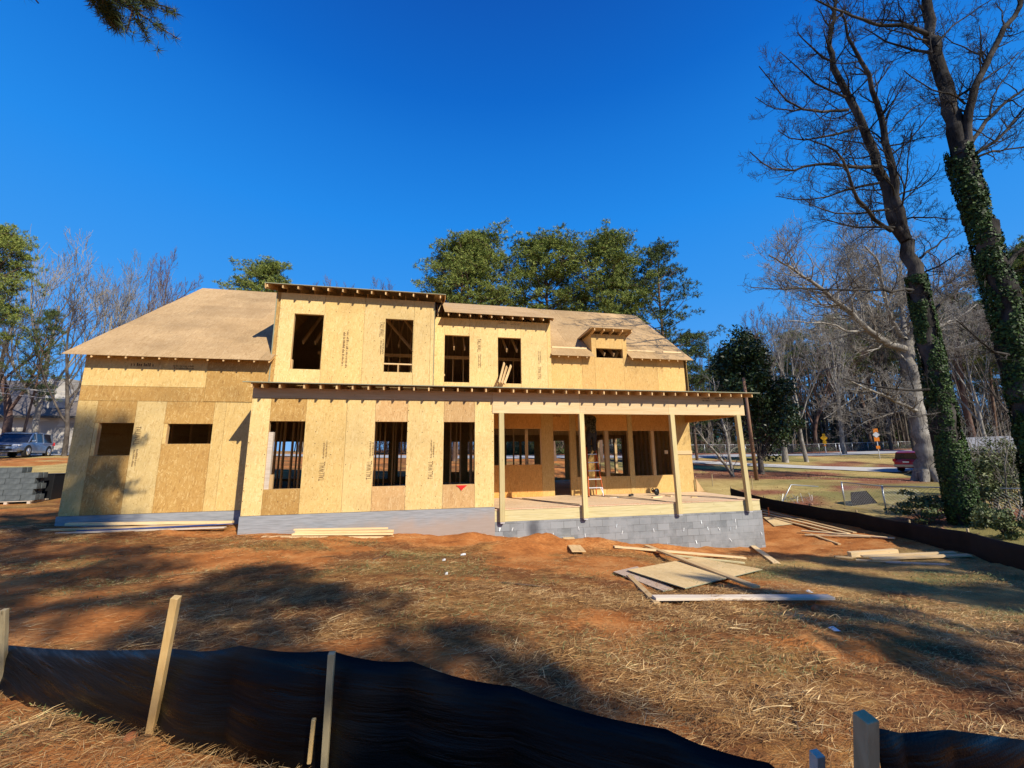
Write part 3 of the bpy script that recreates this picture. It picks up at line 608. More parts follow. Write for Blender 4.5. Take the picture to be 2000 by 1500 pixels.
# --- printed stamps on the sheets
def text_mesh(txt, size, mat, parent, loc, ang, sx=0.62, name='printed_stamp'):
    cu = bpy.data.curves.new('t', 'FONT'); cu.body = txt; cu.size = size; cu.align_x = 'LEFT'; cu.resolution_u = 2; cu.offset = size * 0.006; cu.space_character = 1.12
    t = bpy.data.objects.new('t', cu); COL.objects.link(t); bpy.context.view_layer.update()
    me = bpy.data.meshes.new_from_object(t.evaluated_get(bpy.context.evaluated_depsgraph_get())); bpy.data.objects.remove(t)
    co = np.empty(len(me.vertices)*3, np.float32); me.vertices.foreach_get('co', co); co = co.reshape(-1, 3)
    x_, y_ = co[:, 0] * sx, co[:, 1]; ca_, sa_ = math.cos(ang), math.sin(ang)
    co2 = np.stack([x_*ca_ - y_*sa_, np.zeros_like(x_), x_*sa_ + y_*ca_], -1).astype(np.float32)
    me.vertices.foreach_set('co', co2.ravel()); me.materials.clear(); me.materials.append(mat); me.name = name; me.update()
    o = bpy.data.objects.new(name, me); COL.objects.link(o); o.parent = parent; o.location = Vector(loc) - WL[parent]; return o
def fine_print(x, z, length, h, lines, Y, ang, mat):   # rows of type too small to read in the photograph
    mb = MB(); ca_, sa_ = math.cos(ang), math.sin(ang)
    for r in range(lines):
        u = rnd.uniform(0, 0.06) * (r > 0); y_ = -r * h * 1.5
        while u < length * rnd.uniform(0.8, 1.0):
            w_ = h * rnd.uniform(0.2, 0.35); hh = h * rnd.choice([0.7, 0.7, 1.0])
            pts = [(u, y_), (u + w_, y_), (u + w_, y_ + hh), (u, y_ + hh)]
            mb.add([(x + a_*ca_ - b_*sa_, Y - 0.003, z + a_*sa_ + b_*ca_) for a_, b_ in pts], [(0, 1, 2, 3)])
            u += w_ + h * rnd.choice([0.18, 0.22, 0.5])
    mb.build('fine_print', mat, H)
UPW, DNW = math.pi/2, -math.pi/2
for x_, z_ in ((-2.775,-0.61),(-1.565,-0.60),(0.10,-0.63)):
    text_mesh('TALLWALL', 0.2, M['ink'], H, (x_+0.01, YW-0.003, z_), UPW, 0.47); fine_print(x_ - 0.03, z_+0.60, 0.5, 0.045, 2, YW, UPW, M['ink'])
text_mesh('TALLWALL', 0.2, M['ink'], H, (-1.68, YL-0.003, 4.36), DNW, 0.47); fine_print(-1.57, 3.78, 0.55, 0.045, 2, YL, DNW, M['ink'])
text_mesh('TALLWALL', 0.2, M['ink'], H, (-8.10, YL-0.003, 0.93), DNW, 0.47); fine_print(-8.0, 0.30, 0.55, 0.045, 2, YL, DNW, M['ink'])
text_mesh('TALLWALL', 0.2, M['ink'], H, (1.68, YD-0.003, 4.36), DNW, 0.47); fine_print(1.78, 3.78, 0.6, 0.045, 2, YD, DNW, M['ink'])
text_mesh('TALLWALL', 0.2, M['ink'], H, (4.14, YD-0.003, 2.86), UPW, 0.47); fine_print(4.08, 3.46, 0.6, 0.045, 2, YD, UPW, M['ink'])
text_mesh('LLWALL', 0.13, M['ink_dark'], H, (2.50, YD-0.003, 5.0), 0.0); fine_print(2.95, 5.04, 0.42, 0.04, 2, YD, 0.0, M['ink_dark'])
text_mesh('LLWALL', 0.13, M['ink_dark'], H, (4.70, YP-0.003, 1.47), 0.0)
fine_print(-8.45, 2.66, 0.62, 0.10, 1, YL, 0.0, M['ink_dark']); fine_print(-7.4, 2.68, 0.6, 0.045, 2, YL, 0.0, M['ink_dark'])
fine_print(-2.68, 3.98, 1.35, 0.07, 2, YL, DNW, M['ink']); fine_print(8.95, 1.80, 0.35, 0.05, 2, YW-0.02, 0.0, M['ink_dark']); fine_print(9.45, 1.82, 0.4, 0.05, 2, YW-0.02, 0.0, M['ink_dark'])
# nail heads
mb = MB()
for (xa, xb, za, zb, Y) in ((-4.71,1.87,Z0,Z1,YW),(-4.7,0.07,DZ0,DZ1,YL),(0.1,4.5,2.4,5.1,YD)):
    x_ = xa + 0.03
    while x_ < xb:
        z_ = za + 0.05
        while z_ < zb:
            if not any(w[4] == Y and w[0]-0.01 < x_ < w[1]+0.01 and w[2]-0.01 < z_ < w[3]+0.01 for w in WIN) and rnd.random() < 0.8:
                s_ = rnd.uniform(0.006, 0.011); a_, b_ = x_ + rnd.uniform(-.012, .012), z_ + rnd.uniform(-.02, .02)
                mb.add([(a_-s_, Y-0.002, b_-s_), (a_+s_, Y-0.002, b_-s_), (a_+s_, Y-0.002, b_+s_*1.5), (a_-s_, Y-0.002, b_+s_*1.5)], [(0, 1, 2, 3)])
            z_ += 0.3
        x_ += 0.4065
o = mb.build('nail_heads', M['ink'], H); tag(o, kind='stuff')
# ------------------------------------------------------------------ boards, sheets and other loose things
def board(p, q, w, h, mat, label, name='board', cat='board', group=None, roll=0.0):
    p = Vector(p); q = Vector(q); d = q - p; L = d.length
    mb = MB(); mb.box(0, L, -w/2, w/2, 0, h); o = mb.build(name, M[mat], bevel=min(0.004, h*0.2))
    qt = d.to_track_quat('X', 'Z'); o.rotation_mode = 'QUATERNION'; o.rotation_quaternion = qt @ Euler((roll, 0, 0)).to_quaternion(); o.location = p
    tag(o, label, cat, group); return o
def gboard(a, b, w, h, mat, label, lift=(0.0, 0.0), group='loose boards on the ground', **k):
    p = onground(*a); q = onground(*b)
    n_ = 9; worst = 0.0
    for i in range(n_):
        t = i / (n_ - 1); r_ = p.lerp(q, t); worst = max(worst, gz(r_.x, r_.y) - r_.z)
    up_ = min(worst * 0.6, 0.06) + 0.004
    return board(p + Vector((0,0,lift[0] + up_)), q + Vector((0,0,lift[1] + up_)), w, h, mat, label, group=group, **k)
G1 = 'loose boards in front of the porch'
def sheet(cs, th, mat, label, lift=0.0, group=None, name='plywood_sheet'):
    P = [onground(*c) for c in cs]; n = Vector((0,0,0)); c = sum(P, Vector((0,0,0))) / 4
    # best plane through the corners, lifted clear of the ground
    A = np.array([[p.x - c.x, p.y - c.y, 1] for p in P]); b = np.array([p.z for p in P]); s_, *_ = np.linalg.lstsq(A, b, rcond=None)
    pl = lambda p: s_[0]*(p.x-c.x) + s_[1]*(p.y-c.y) + s_[2]
    worst = 0
    for i in range(6):
        for j in range(6):
            u, v = i/5, j/5; r_ = P[0].lerp(P[1], u).lerp(P[3].lerp(P[2], u), v); worst = max(worst, gz(r_.x, r_.y) - pl(r_))
    z = [pl(p) + worst * 0.85 + lift + 0.004 for p in P]
    mb = MB(); vs = [(p.x, p.y, zz) for p, zz in zip(P, z)]
    mb.add([(a_, b_, c_ + th) for a_, b_, c_ in vs] + vs, [(0,1,2,3), (7,6,5,4)]); mb.mi = 1
    mb.add([(a_, b_, c_ + th) for a_, b_, c_ in vs] + vs, [(0,4,5,1),(1,5,6,2),(2,6,7,3),(3,7,4,0)])
    o = mb.build(name, [M[mat], M['edge']], loc=(c.x, c.y, min(z))); tag(o, label, 'plywood', group); return o
M['ply'] = osb('plywood_face', (0.50,0.33,0.14), (0.70,0.50,0.24), (0.80,0.62,0.36), 'XY', big=0.25)
M['ply_grey'] = osb('plywood_worn', (0.36,0.25,0.17), (0.50,0.37,0.27), (0.60,0.46,0.35), 'XY', big=0.3)
sheet([(1198,1122),(1245,1112),(1316,1156),(1296,1163)], 0.014, 'ply_grey', 'worn greyish plywood sheet lying under the bigger pale sheet', group='plywood sheets on the ground')
sheet([(1226,1124),(1360,1096),(1490,1121),(1339,1161)], 0.014, 'ply', 'large pale plywood sheet lying flat in front of the porch, a brown plank across it', 0.022, group='plywood sheets on the ground')
sheet([(1491,1012),(1521,1011),(1560,1024),(1512,1029)], 0.014, 'ply', 'small plywood offcut lying right of the block foundation corner', 0.0, group='plywood sheets on the ground')
gboard((1107,1051),(1131,1084), 0.33, 0.02, 'lum_x', 'short wide brown board lying on the clay mound by the block wall', group=G1)
gboard((1262,1071),(1478,1156), 0.14, 0.038, 'lum_x', 'long brown plank lying diagonally across the pale plywood sheet', (0.05,0.045), G1)
gboard((1199,1071),(1455,1093), 0.14, 0.038, 'beam', 'long pale board behind the plywood, nearest to the block wall', group=G1)
gboard((1300,1085),(1455,1102), 0.12, 0.03, 'treated_x', 'greenish pale board half hidden behind the plywood sheet', group=G1)
gboard((1467,1065),(1517,1102), 0.16, 0.03, 'beam', 'short wide board lying off the right corner of the block wall', group=G1)
gboard((1229,1130),(1284,1186), 0.09, 0.038, 'lum_x', 'short stud lying at the left front corner of the plywood sheets', group=G1)
gboard((1278,1182),(1625,1180), 0.14, 0.038, 'grey_wood', 'long greyish white board lying nearest to the camera', (0.02,0.02), G1)
G2 = 'boards right of the house'
gboard((1490,998),(1670,1042), 0.14, 0.038, 'lum_x', 'long board along the black fence, outermost of three', group=G2)
gboard((1491,1003),(1658,1044), 0.14, 0.038, 'beam', 'long board along the black fence, middle of three', group=G2)
gboard((1492,1008),(1640,1046), 0.14, 0.038, 'lum_x', 'long board along the black fence, innermost of three', group=G2)
gboard((1566,1042),(1749,1055), 0.14, 0.038, 'beam', 'pale board crossing a darker one beyond the house corner', (0.05, 0.01), G2)
gboard((1572,1047),(1700,1051), 0.09, 0.038, 'beam', 'pale narrow board lying close under its longer neighbour', (0.01, 0.01), G2)
gboard((1584,1045),(1640,1065), 0.09, 0.038, 'lum_x', 'short brown stud pointing from the crossed boards towards the camera', group=G2)
G3 = 'pile of offcuts near the fence at the right'
gboard((1660,1090),(1752,1084), 0.14, 0.14, 'beam', 'thick square timber at the back left of the offcut pile', group=G3, name='timber', cat='timber')
gboard((1630,1089),(1665,1092), 0.09, 0.038, 'lum_x', 'small brown offcut sticking out at the left end of the offcut pile', group=G3)
gboard((1684,1092),(1866,1084), 0.14, 0.038, 'beam', 'rearmost long board of the offcut pile near the fence', (0.03, 0.02), G3)
gboard((1702,1098),(1895,1089), 0.19, 0.038, 'beam', 'longest wide board of the offcut pile near the fence', (0.04, 0.01), G3)
gboard((1735,1101),(1851,1106), 0.19, 0.03, 'grey_wood', 'nearest weathered board of the offcut pile near the fence', group=G3)
gboard((1672,1096),(1760,1100), 0.14, 0.03, 'ply' if 0 else 'beam', 'short low board under the offcut pile near the fence', group=G3)
def wall_boards(lst, group):
    for a_, b_, Y, w, h, mat, lab in lst: board(at(*a_, Y), at(*b_, Y), w, h, mat, lab, group=group)
wall_boards([((574,1036),(758,1033),11.62,0.09,0.038,'beam','uppermost board of the small stack against the wing foundation'),
             ((577,1041),(769,1039),11.55,0.14,0.05,'lum_x','second board down in the stack against the wing foundation'),
             ((571,1045),(768,1044),11.48,0.14,0.038,'beam','third board down in the stack against the wing foundation'),
             ((512,1050),(769,1050),11.42,0.19,0.03,'beam','longest board, lowest in the stack against the wing foundation')], 'lumber stacked by the wing foundation')
wall_boards([((130,1026),(455,1022),12.85,0.14,0.06,'beam','upper long board leaning along the foot of the left wall'),
             ((80,1038),(420,1027),12.55,0.14,0.05,'lum_x','middle long board lying along the foot of the left wall'),
             ((45,1045),(440,1031),12.3,0.14,0.03,'grey_wood','grey board lying farthest out along the foot of the left wall')], 'lumber along the left wall')
M['blue'] = simple('blue_wrap', (0.03,0.05,0.16), rough=0.35)
mb = MB(); mb.tube([at(150,1037,12.4), at(250,1034,12.42), at(400,1026,12.45), at(455,1023,12.5)], [0.02,0.03,0.025,0.015], 6)
tag(mb.build('plastic_strip', M['blue'], loc=tuple(at(150,1037,12.4))), 'blue plastic strip lying on the boards at the foot of the left wall', 'plastic strip')
# boards leaning in the second dormer's right window
for (a_, b_, lab) in (((974,748),(984,709),'leftmost of the boards sticking out of the dormer window'),((979,749),(989,716),'middle board sticking out of the dormer window'),((984,750),(997,714),'rightmost of the boards sticking out of the dormer window')):
    board(at(*a_, 14.25), at(*b_, 14.75), 0.10, 0.038, 'lum_x', lab, group='boards leaning in the dormer window', roll=1.5)
# red cloth on the sill of the third wing window
p = at(902, 949, 11.9); mb = MB()
mb.add([(p.x-0.16,11.93,p.z+0.02),(p.x+0.14,11.93,p.z+0.02),(p.x+0.15,11.885,p.z+0.015),(p.x-0.16,11.885,p.z+0.015),(p.x+0.05,11.88,p.z-0.06),(p.x-0.01,11.88,p.z-0.13),(p.x-0.07,11.88,p.z-0.05)],
       [(0,1,2,3),(3,2,4,6),(6,4,5)]); o = mb.build('cloth', M['red_cloth'], loc=tuple(p)); so_ = o.modifiers.new('s','SOLIDIFY'); so_.thickness = 0.006
tag(o, 'bright red cloth hanging over a window sill of the wing', 'cloth')

# ------------------------------------------------------------------ stepladder, worker and tools on the porch
DZ = -1.52
M['skin'] = simple('skin', (0.36,0.19,0.12), rough=0.6); M['hair'] = simple('hair', (0.02,0.015,0.012), rough=0.8)
cm = NT('camouflage_cloth', 0.9, 0.1); cn = cm.noise(9, 2); cm.color(cm.ramp(cn, [(0.40, (0.03,0.032,0.02)), (0.5, (0.10,0.09,0.055)), (0.6, (0.04,0.045,0.025)), (0.7, (0.22,0.20,0.15))], 'CONSTANT')); M['camo'] = cm.m
M['dark_cloth'] = simple('dark_trousers', (0.02,0.019,0.02), (0.035,0.033,0.035), 12, 0.9)
fx = 6.02; LY = 14.28                              # ladder centre and front foot line
lad = thing('stepladder', 'orange stepladder with aluminium steps standing open on the porch deck', 'stepladder', (fx, LY, DZ))
top = 0.30
for sx in (-1, 1):
    mb = MB(); mb.bar((fx+sx*0.29, LY, DZ+0.02), (fx+sx*0.17, LY+0.30, top), 0.03, 0.075, (0,1,0)); mb.build('front_rail', M['orange'], lad)
    mb = MB(); mb.bar((fx+sx*0.27, LY+0.62, DZ+0.02), (fx+sx*0.17, LY+0.36, top), 0.025, 0.05, (0,1,0)); mb.build('rear_rail', M['orange'], lad)
    mb = MB(); mb.box(fx+sx*0.29-0.03, fx+sx*0.29+0.03, LY-0.04, LY+0.05, DZ, DZ+0.03); mb.build('foot', M['black'], lad)
for k in range(5):
    t = (k + 1) / 6.0; y_ = LY + 0.30*t; w_ = 0.28 - 0.12*t; z_ = DZ + 0.02 + (top - DZ)*t
    mb = MB(); mb.box(fx-w_, fx+w_, y_-0.045, y_+0.045, z_-0.015, z_+0.015)
    if k == 0: mb.bar((fx+w_, y_-0.04, z_), (fx+w_+0.005, LY-0.03, DZ+0.03), 0.02, 0.03, (0,1,0)); mb.bar((fx+w_*0.7, y_-0.04, z_), (fx+w_+0.0, LY-0.03, DZ+0.12), 0.015, 0.02, (0,1,0))
    mb.build('step', M['alu'], lad)
mb = MB(); mb.box(fx-0.2, fx+0.2, LY+0.24, LY+0.42, top, top+0.05); mb.build('ladder_top', M['black'], lad)
def skinned(name, verts, edges, radii, mat, parent, sub=2):
    me = bpy.data.meshes.new(name); b0 = WL[parent]
    me.from_pydata([tuple(Vector(v) - b0) for v in verts], edges, []); o = bpy.data.objects.new(name, me); COL.objects.link(o); o.parent = parent
    sk = o.modifiers.new('skin', 'SKIN'); sk.use_smooth_shade = True
    for v, r_ in zip(me.skin_vertices[0].data, radii): v.radius = (r_, r_) if not hasattr(r_, '__len__') else r_
    me.skin_vertices[0].data[0].use_root = True
    ss = o.modifiers.new('sub', 'SUBSURF'); ss.levels = sub; ss.render_levels = sub
    me.materials.append(mat); WL[o] = b0; return o
px_, py_ = fx - 0.03, LY + 0.12                    # the worker stands on the top step, bent towards the wall, arms up
fz = DZ + 0.02 + (top - DZ) * 0.8333 + 0.02
wk = thing('person', 'worker in camouflage jacket and dark trousers standing on the stepladder behind a porch post', 'person', (px_, py_, fz))
hip = Vector((px_, py_-0.02, fz+0.86)); ch = Vector((px_-0.02, py_+0.10, fz+1.24)); nk = Vector((px_-0.06, py_+0.18, fz+1.42)); hd = Vector((px_-0.10, py_+0.24, fz+1.54))
sh = [ch + Vector((sx*0.19, 0.02, 0.10)) for sx in (-1, 1)]; el = [Vector((px_-0.30, py_+0.32, fz+1.42)), Vector((px_+0.26, py_+0.33, fz+1.30))]
wr = [Vector((px_-0.22, py_+0.46, fz+1.62)), Vector((px_+0.10, py_+0.50, fz+1.50))]
V_ = [hip+Vector((0,0,0.05)), ch, nk, hd, hd+Vector((0,0.0,0.09)), sh[0], el[0], wr[0], wr[0]+Vector((0.01,0.03,0.08)), sh[1], el[1], wr[1], wr[1]+Vector((-0.02,0.03,0.08))]
E_ = [(0,1),(1,2),(2,3),(3,4),(1,5),(5,6),(6,7),(7,8),(1,9),(9,10),(10,11),(11,12)]
R_ = [0.12,0.13,0.055,0.09,0.085,0.06,0.042,0.03,0.036,0.06,0.042,0.03,0.036]
for s_ in (0, 1):                                  # five fingers on each hand
    hb = 8 if s_ == 0 else 12
    for f_ in range(5):
        base = V_[hb]; k0 = len(V_); off = Vector(((f_-2)*0.018, 0.0, 0.03 if f_ else 0.0))
        V_ += [base + off + Vector((0, 0.01, 0.02)), base + off + Vector(((f_-2)*0.004, 0.03, 0.045 if f_ else 0.02))]
        E_ += [(hb, k0), (k0, k0+1)]; R_ += [0.010, 0.008]
skinned('body', V_, E_, R_, M['skin'], wk)
skinned('jacket', [hip-Vector((0,0,0.17)), hip+Vector((0,0,0.0)), hip+Vector((0,0.03,0.18)), ch, nk-Vector((0,0.01,0.0)), sh[0], el[0], wr[0], sh[1], el[1], wr[1]], [(0,1),(1,2),(2,3),(3,4),(3,5),(5,6),(6,7),(3,8),(8,9),(9,10)],
        [(0.20,0.16),(0.21,0.17),(0.20,0.16),(0.24,0.19),0.09,0.13,0.085,0.06,0.13,0.085,0.06], M['camo'], wk)
kn = [Vector((px_-0.11, py_+0.06, fz+0.45)), Vector((px_+0.11, py_+0.03, fz+0.46))]; an = [Vector((px_-0.11, py_+0.02, fz+0.07)), Vector((px_+0.10, py_+0.0, fz+0.07))]
skinned('trousers', [hip+Vector((0,0,0.08)), hip-Vector((0,0,0.06)), hip+Vector((-0.10,0,-0.16)), kn[0], an[0], hip+Vector((0.10,0,-0.16)), kn[1], an[1]], [(0,1),(1,2),(2,3),(3,4),(1,5),(5,6),(6,7)], [(0.19,0.15),(0.18,0.15),0.125,0.09,0.07,0.125,0.09,0.07], M['dark_cloth'], wk)
for k in (0, 1): skinned('boot', [an[k], an[k]+Vector((0,0,-0.045)), an[k]+Vector((0,0.15,-0.055))], [(0,1),(1,2)], [0.052,0.05,0.04], M['hair'], wk, 1)
skinned('cap', [hd+Vector((0,0,0.10)), hd+Vector((0,0.02,0.13)), hd+Vector((0,0.14,0.10))], [(0,1),(0,2)], [0.10,0.085,(0.06,0.015)], M['black'], wk, 2)
def cord(name, pts, r_, mat, label, cat='cord'):
    mb = MB(); P = [Vector(p) for p in pts]; Q = []
    for i in range(len(P)-1):
        for k in range(6): t = k/6; Q.append(P[i].lerp(P[i+1], t) + Vector((rnd.uniform(-.02,.02), rnd.uniform(-.02,.02), 0)))
    Q.append(P[-1]); mb.tube(Q, r_, 5); o = mb.build(name, mat, loc=tuple(P[0])); tag(o, label, cat)
def deckpt(x, y, z=DZ): d = ray(x, y); return d * (z / d.z)
cord('post_shadow_strip', [deckpt(1020,973,DZ+0.01), deckpt(1060,978,DZ+0.01), deckpt(1100,982,DZ+0.01), deckpt(1132,985,DZ+0.01)], 0.012, M['black'], 'dark strip added as the post shadow across the porch deck left of the ladder', 'post_shadow_strip')  # dark strip laid along the deck as the second post's cast shadow
cord('cord', [deckpt(1175,967,DZ+0.008), deckpt(1230,971,DZ+0.008), deckpt(1300,979,DZ+0.008)], 0.009, M['black'], 'thin dark cord trailing over the middle of the porch deck')
cord('cord', [deckpt(1330,968,DZ+0.008), deckpt(1385,969,DZ+0.008), deckpt(1440,974,DZ+0.008)], 0.009, M['black'], 'thin dark cord trailing at the right end of the porch deck')
# circular saw resting on the deck
q = deckpt(1282, 968); sw = thing('circular_saw', 'dark circular saw standing on the porch deck beside offcuts', 'saw', tuple(q), 0.4)
mb = MB(); mb.tube([(0,-0.05,0.14),(0,0.0,0.14)], 0.125, 20); mb.build('blade_guard', M['black'], sw, local=True)
mb = MB(); mb.tube([(0,0.005,0.15),(0,0.10,0.15),(0,0.16,0.15)], [0.06,0.06,0.045], 12); mb.build('motor', simple('dark_red_motor', (0.13,0.03,0.02), rough=0.5), sw, local=True)
mb = MB(); mb.box(-0.15,0.18,-0.07,0.08,0,0.006); mb.build('base_plate', M['steel'], sw, local=True)
mb = MB(); mb.tube([(-0.08,0.03,0.2),(-0.15,0.03,0.27),(-0.22,0.03,0.24),(-0.2,0.03,0.16)], 0.018, 8); mb.build('handle', M['black'], sw, local=True)
for a_, b_, lab in (((1274,973),(1292,971),'short pale offcut in front of the circular saw'),((1350,972),(1362,972),'small orange-brown block on the right of the porch deck'),((1300,969),(1312,970),'offcut between the circular saw and the third porch post')):
    board(deckpt(*a_), deckpt(*b_), 0.09, 0.038, 'lum_x' if 'orange' in lab else 'beam', lab, 'wood_offcut', 'offcut', 'offcuts on the porch deck')
q = deckpt(1190,973); hm = thing('hammer', 'hammer lying on the porch deck right of the ladder', 'hammer', tuple(q), 0.1)
mb = MB(); mb.bar((0,0,0.015),(0.33,0,0.015),0.03,0.022); mb.build('handle', M['grey_wood'], hm, local=True)
mb = MB(); mb.tube([(0.33,-0.05,0.02),(0.33,0.04,0.02)],0.017,8); mb.bar((0.33,0.04,0.02),(0.32,0.1,0.012),0.02,0.01); mb.build('hammer_head', M['steel'], hm, local=True)
q = deckpt(1229,970); ng = thing('nail_gun', 'small dark nail gun lying on the middle of the porch deck', 'nail gun', tuple(q), 0.5)
mb = MB(); mb.tube([(0,0,0.05),(0.22,0,0.05)],[0.035,0.045],10); mb.build('body', M['black'], ng, local=True)
mb = MB(); mb.bar((0.08,0,0.04),(0.05,-0.15,0.03),0.03,0.035); mb.build('handle', M['steel'], ng, local=True)

# ------------------------------------------------------------------ concrete blocks on a pallet, tarpaulin heap
M['blockc'] = simple('loose_block', (0.055,0.065,0.07), (0.11,0.125,0.13), 6, 0.9)  # block grey lowered so the colour carries the shade over the stack
def block_mesh():
    mb = MB(); L, W, Hh = 0.39, 0.19, 0.19; t = 0.033
    mb.box(0, L, 0, t, 0, Hh); mb.box(0, L, W-t, W, 0, Hh); mb.box(0, t, t, W-t, 0, Hh); mb.box(L-t, L, t, W-t, 0, Hh); mb.box(L/2-t/2, L/2+t/2, t, W-t, 0, Hh); return mb
b0 = block_mesh().build('concrete_block', M['blockc']); first = True
pc = onground(62, 984); pu = Vector((1, 0.12, 0)).normalized(); pv = Vector((-0.12, 1, 0)).normalized()
pal = MB()
for k in range(5):
    a_ = pc - pu*2.1 + pv*(0.05 + k*0.22) + Vector((0,0,0.10)); pal.bar(a_, a_ + pu*2.1, 0.12, 0.022)
for k in range(4): a_ = pc - pu*(0.1 + k*0.62) + Vector((0,0,0.045)); pal.bar(a_, a_ + pv*1.05, 0.09, 0.085)
tag(pal.build('pallet', M['grey_wood'], loc=tuple(pc)), 'wooden pallet under the stack of grey concrete blocks', 'pallet')
words_row = ['bottom row', 'second row up', 'third row up', 'fourth row up', 'fifth row up', 'top row']
posn = ['right end', 'second from the right', 'third from the right', 'fourth from the right', 'fifth from the right']
for lay in range(6):
    for k in range(5):
        if lay == 5 and k == 0: continue
        for d_ in range(2):
            o = b0 if first else b0.copy()
            if not first: COL.objects.link(o)
            first = False; shf = 0.09 * ((lay % 2) - 0.5) + rnd.uniform(-0.01, 0.01)
            o.location = pc - pu * (0.40 * (k + 1) + shf) + pv * (0.02 + d_ * 0.25) + Vector((0, 0, 0.125 + lay * 0.195)); o.rotation_euler = (0, 0, math.atan2(pu.y, pu.x) + rnd.uniform(-.02, .02))
            tag(o, 'grey block on the pallet, %s, %s, %s' % (words_row[lay], posn[k], 'front' if d_ == 0 else 'back'), 'concrete block', 'concrete blocks stacked on the pallet')
q = onground(86, 975); mb = MB(); mb.box(q.x-0.25, q.x+0.35, q.y-0.2, q.y+0.6, q.z-0.02, q.z+0.92); mb.box(q.x-0.28,q.x+0.38,q.y-0.22,q.y+0.62,q.z+0.922,q.z+0.95)
tag(mb.build('crate', M['black'], loc=tuple(q), bevel=0.02), 'dark crate standing beside the stack of concrete blocks', 'crate')
q = onground(104, 958); n_ = 22; vs = []; fs = []
for j in range(n_):
    for i in range(n_):
        u = (i/(n_-1)-.5)*1.9; v = (j/(n_-1)-.5)*1.6; h_ = 0.62*max(0, 1-(u/0.95)**2)*max(0, 1-(v/0.8)**2) + 0.25*float(fbm(u*2.2+5, v*2.2, 7))*(1 if abs(u) < .9 and abs(v) < .75 else 0)
        vs.append((q.x+u, q.y+v, q.z-0.03+max(h_, 0)))
for j in range(n_-1):
    for i in range(n_-1): fs.append((j*n_+i, j*n_+i+1, (j+1)*n_+i+1, (j+1)*n_+i))
mb = MB(); mb.add(vs, fs, True); tag(mb.build('tarpaulin', simple('grey_tarp', (0.05,0.055,0.065), (0.12,0.13,0.15), 3, 0.45), loc=tuple(q)), 'crumpled dark grey tarpaulin heaped near the left corner of the house', 'tarpaulin')

# ------------------------------------------------------------------ silt fences
fb = NT('black_silt_fabric', 0.5, 0.25); fn = fb.noise(3, 4, fb.map(scale=(0.5,0.5,6))); fw_ = fb.noise(120, 2, fb.map(scale=(1,1,1)))
fb.color(fb.ramp(fn, [(0.35, (0.002,0.002,0.002)), (0.75, (0.006,0.006,0.006))])); fb.l(fb.ramp(fb.noise(2.0, 4, fb.map(scale=(0.7,0.7,11), loc=(3,0,1))), [(0.45, 0.6), (0.68, 0.16)]), fb.b.inputs['Roughness']); fb.b.inputs['Specular IOR Level'].default_value = 0.2; fb.bump(fb.math('ADD', fn, fb.math('MULTIPLY', fw_, 0.12)), 0.45, 0.03); M['silt'] = fb.m
def silt(label, top_pts, hts, stakes, seed, stretch=24, group=None, mat='silt', below=0.12, fold=0.05, amp=0.03, sagz=0.02):
    """top_pts: points of the fabric's top edge; hts: height of fabric below each; stakes: (x, y, ztop, zbottom, width, lean, mat)"""
    c = Vector(top_pts[0]); T = thing('silt_fence', label, 'fence', (c.x, c.y, c.z - hts[0]), 0, group)
    P = [Vector(p) for p in top_pts]; rows = []; rs_ = random.Random(seed)
    for i in range(len(P)-1):
        for k in range(stretch):
            t = k/stretch; rows.append((P[i].lerp(P[i+1], t), hts[i]*(1-t)+hts[i+1]*t, i + t))
    rows.append((P[-1], hts[-1], len(P)-1.0)); nv = 16; vs = []
    for p, h, s_ in rows:
        k_ = min(int(s_), len(P)-2); d = (P[k_+1]-P[k_]); nrm = Vector((d.y, -d.x, 0)).normalized(); sag = math.sin(math.pi*(s_ % 1.0)) if s_ < len(P)-1 else 0
        prof = [(0.0, 0.0), (0.012, 0.018), (0.02, 0.06), (0.006, 0.13)]
        for j in range(nv):
            t = j/(nv-1); bul = 0.05*sag*math.sin(math.pi*t) + amp*float(fbm(s_*0.8+t*1.2, t*6, seed, 3)); lip = fold*math.exp(-(t/0.07)**2)
            vs.append(p + nrm*(bul - lip*0.6) + Vector((0,0,-t*(h+below) - sagz*sag)))
    n_ = len(rows); fs = [(i*nv+j, i*nv+j+1, (i+1)*nv+j+1, (i+1)*nv+j) for i in range(n_-1) for j in range(nv-1)]
    mb = MB(); mb.add(vs, fs, True); f = mb.build('fabric', M[mat], T)
    sd = f.modifiers.new('s', 'SOLIDIFY'); sd.thickness = 0.004
    for (b_, t_, w_, m_) in stakes: mb = MB(); mb.bar(b_, t_, w_, w_, (0,1,0)); mb.build('stake', M[m_], T, bevel=0.002)
    return T
def zc_pt(x, y, zc): d = ray(x, y); return d * zc
E0 = [zc_pt(-160,1268,3.9), zc_pt(8,1263,3.35), zc_pt(330,1271,2.34), zc_pt(460,1265,2.2), zc_pt(645,1277,2.03)]
silt('black plastic silt fence across the lower left of the picture with four wooden stakes', E0, [0.62,0.55,0.56,0.57,0.62],
     [(zc_pt(4,1372,3.3), zc_pt(9,1190,3.3), 0.036, 'old_z'), (zc_pt(294,1432,2.28), zc_pt(344,1166,2.25), 0.038, 'new_z'), (zc_pt(632,1520,1.90), zc_pt(648,1275,1.94), 0.030, 'old_z'), (zc_pt(604,1490,1.92), zc_pt(613,1404,1.93), 0.018, 'new_z')], 5, group='black silt fences')
E1 = [zc_pt(650,1277,2.03), zc_pt(800,1297,1.93), zc_pt(1000,1347,1.80), zc_pt(1300,1432,1.55), zc_pt(1500,1502,1.40), zc_pt(1620,1560,1.3)]
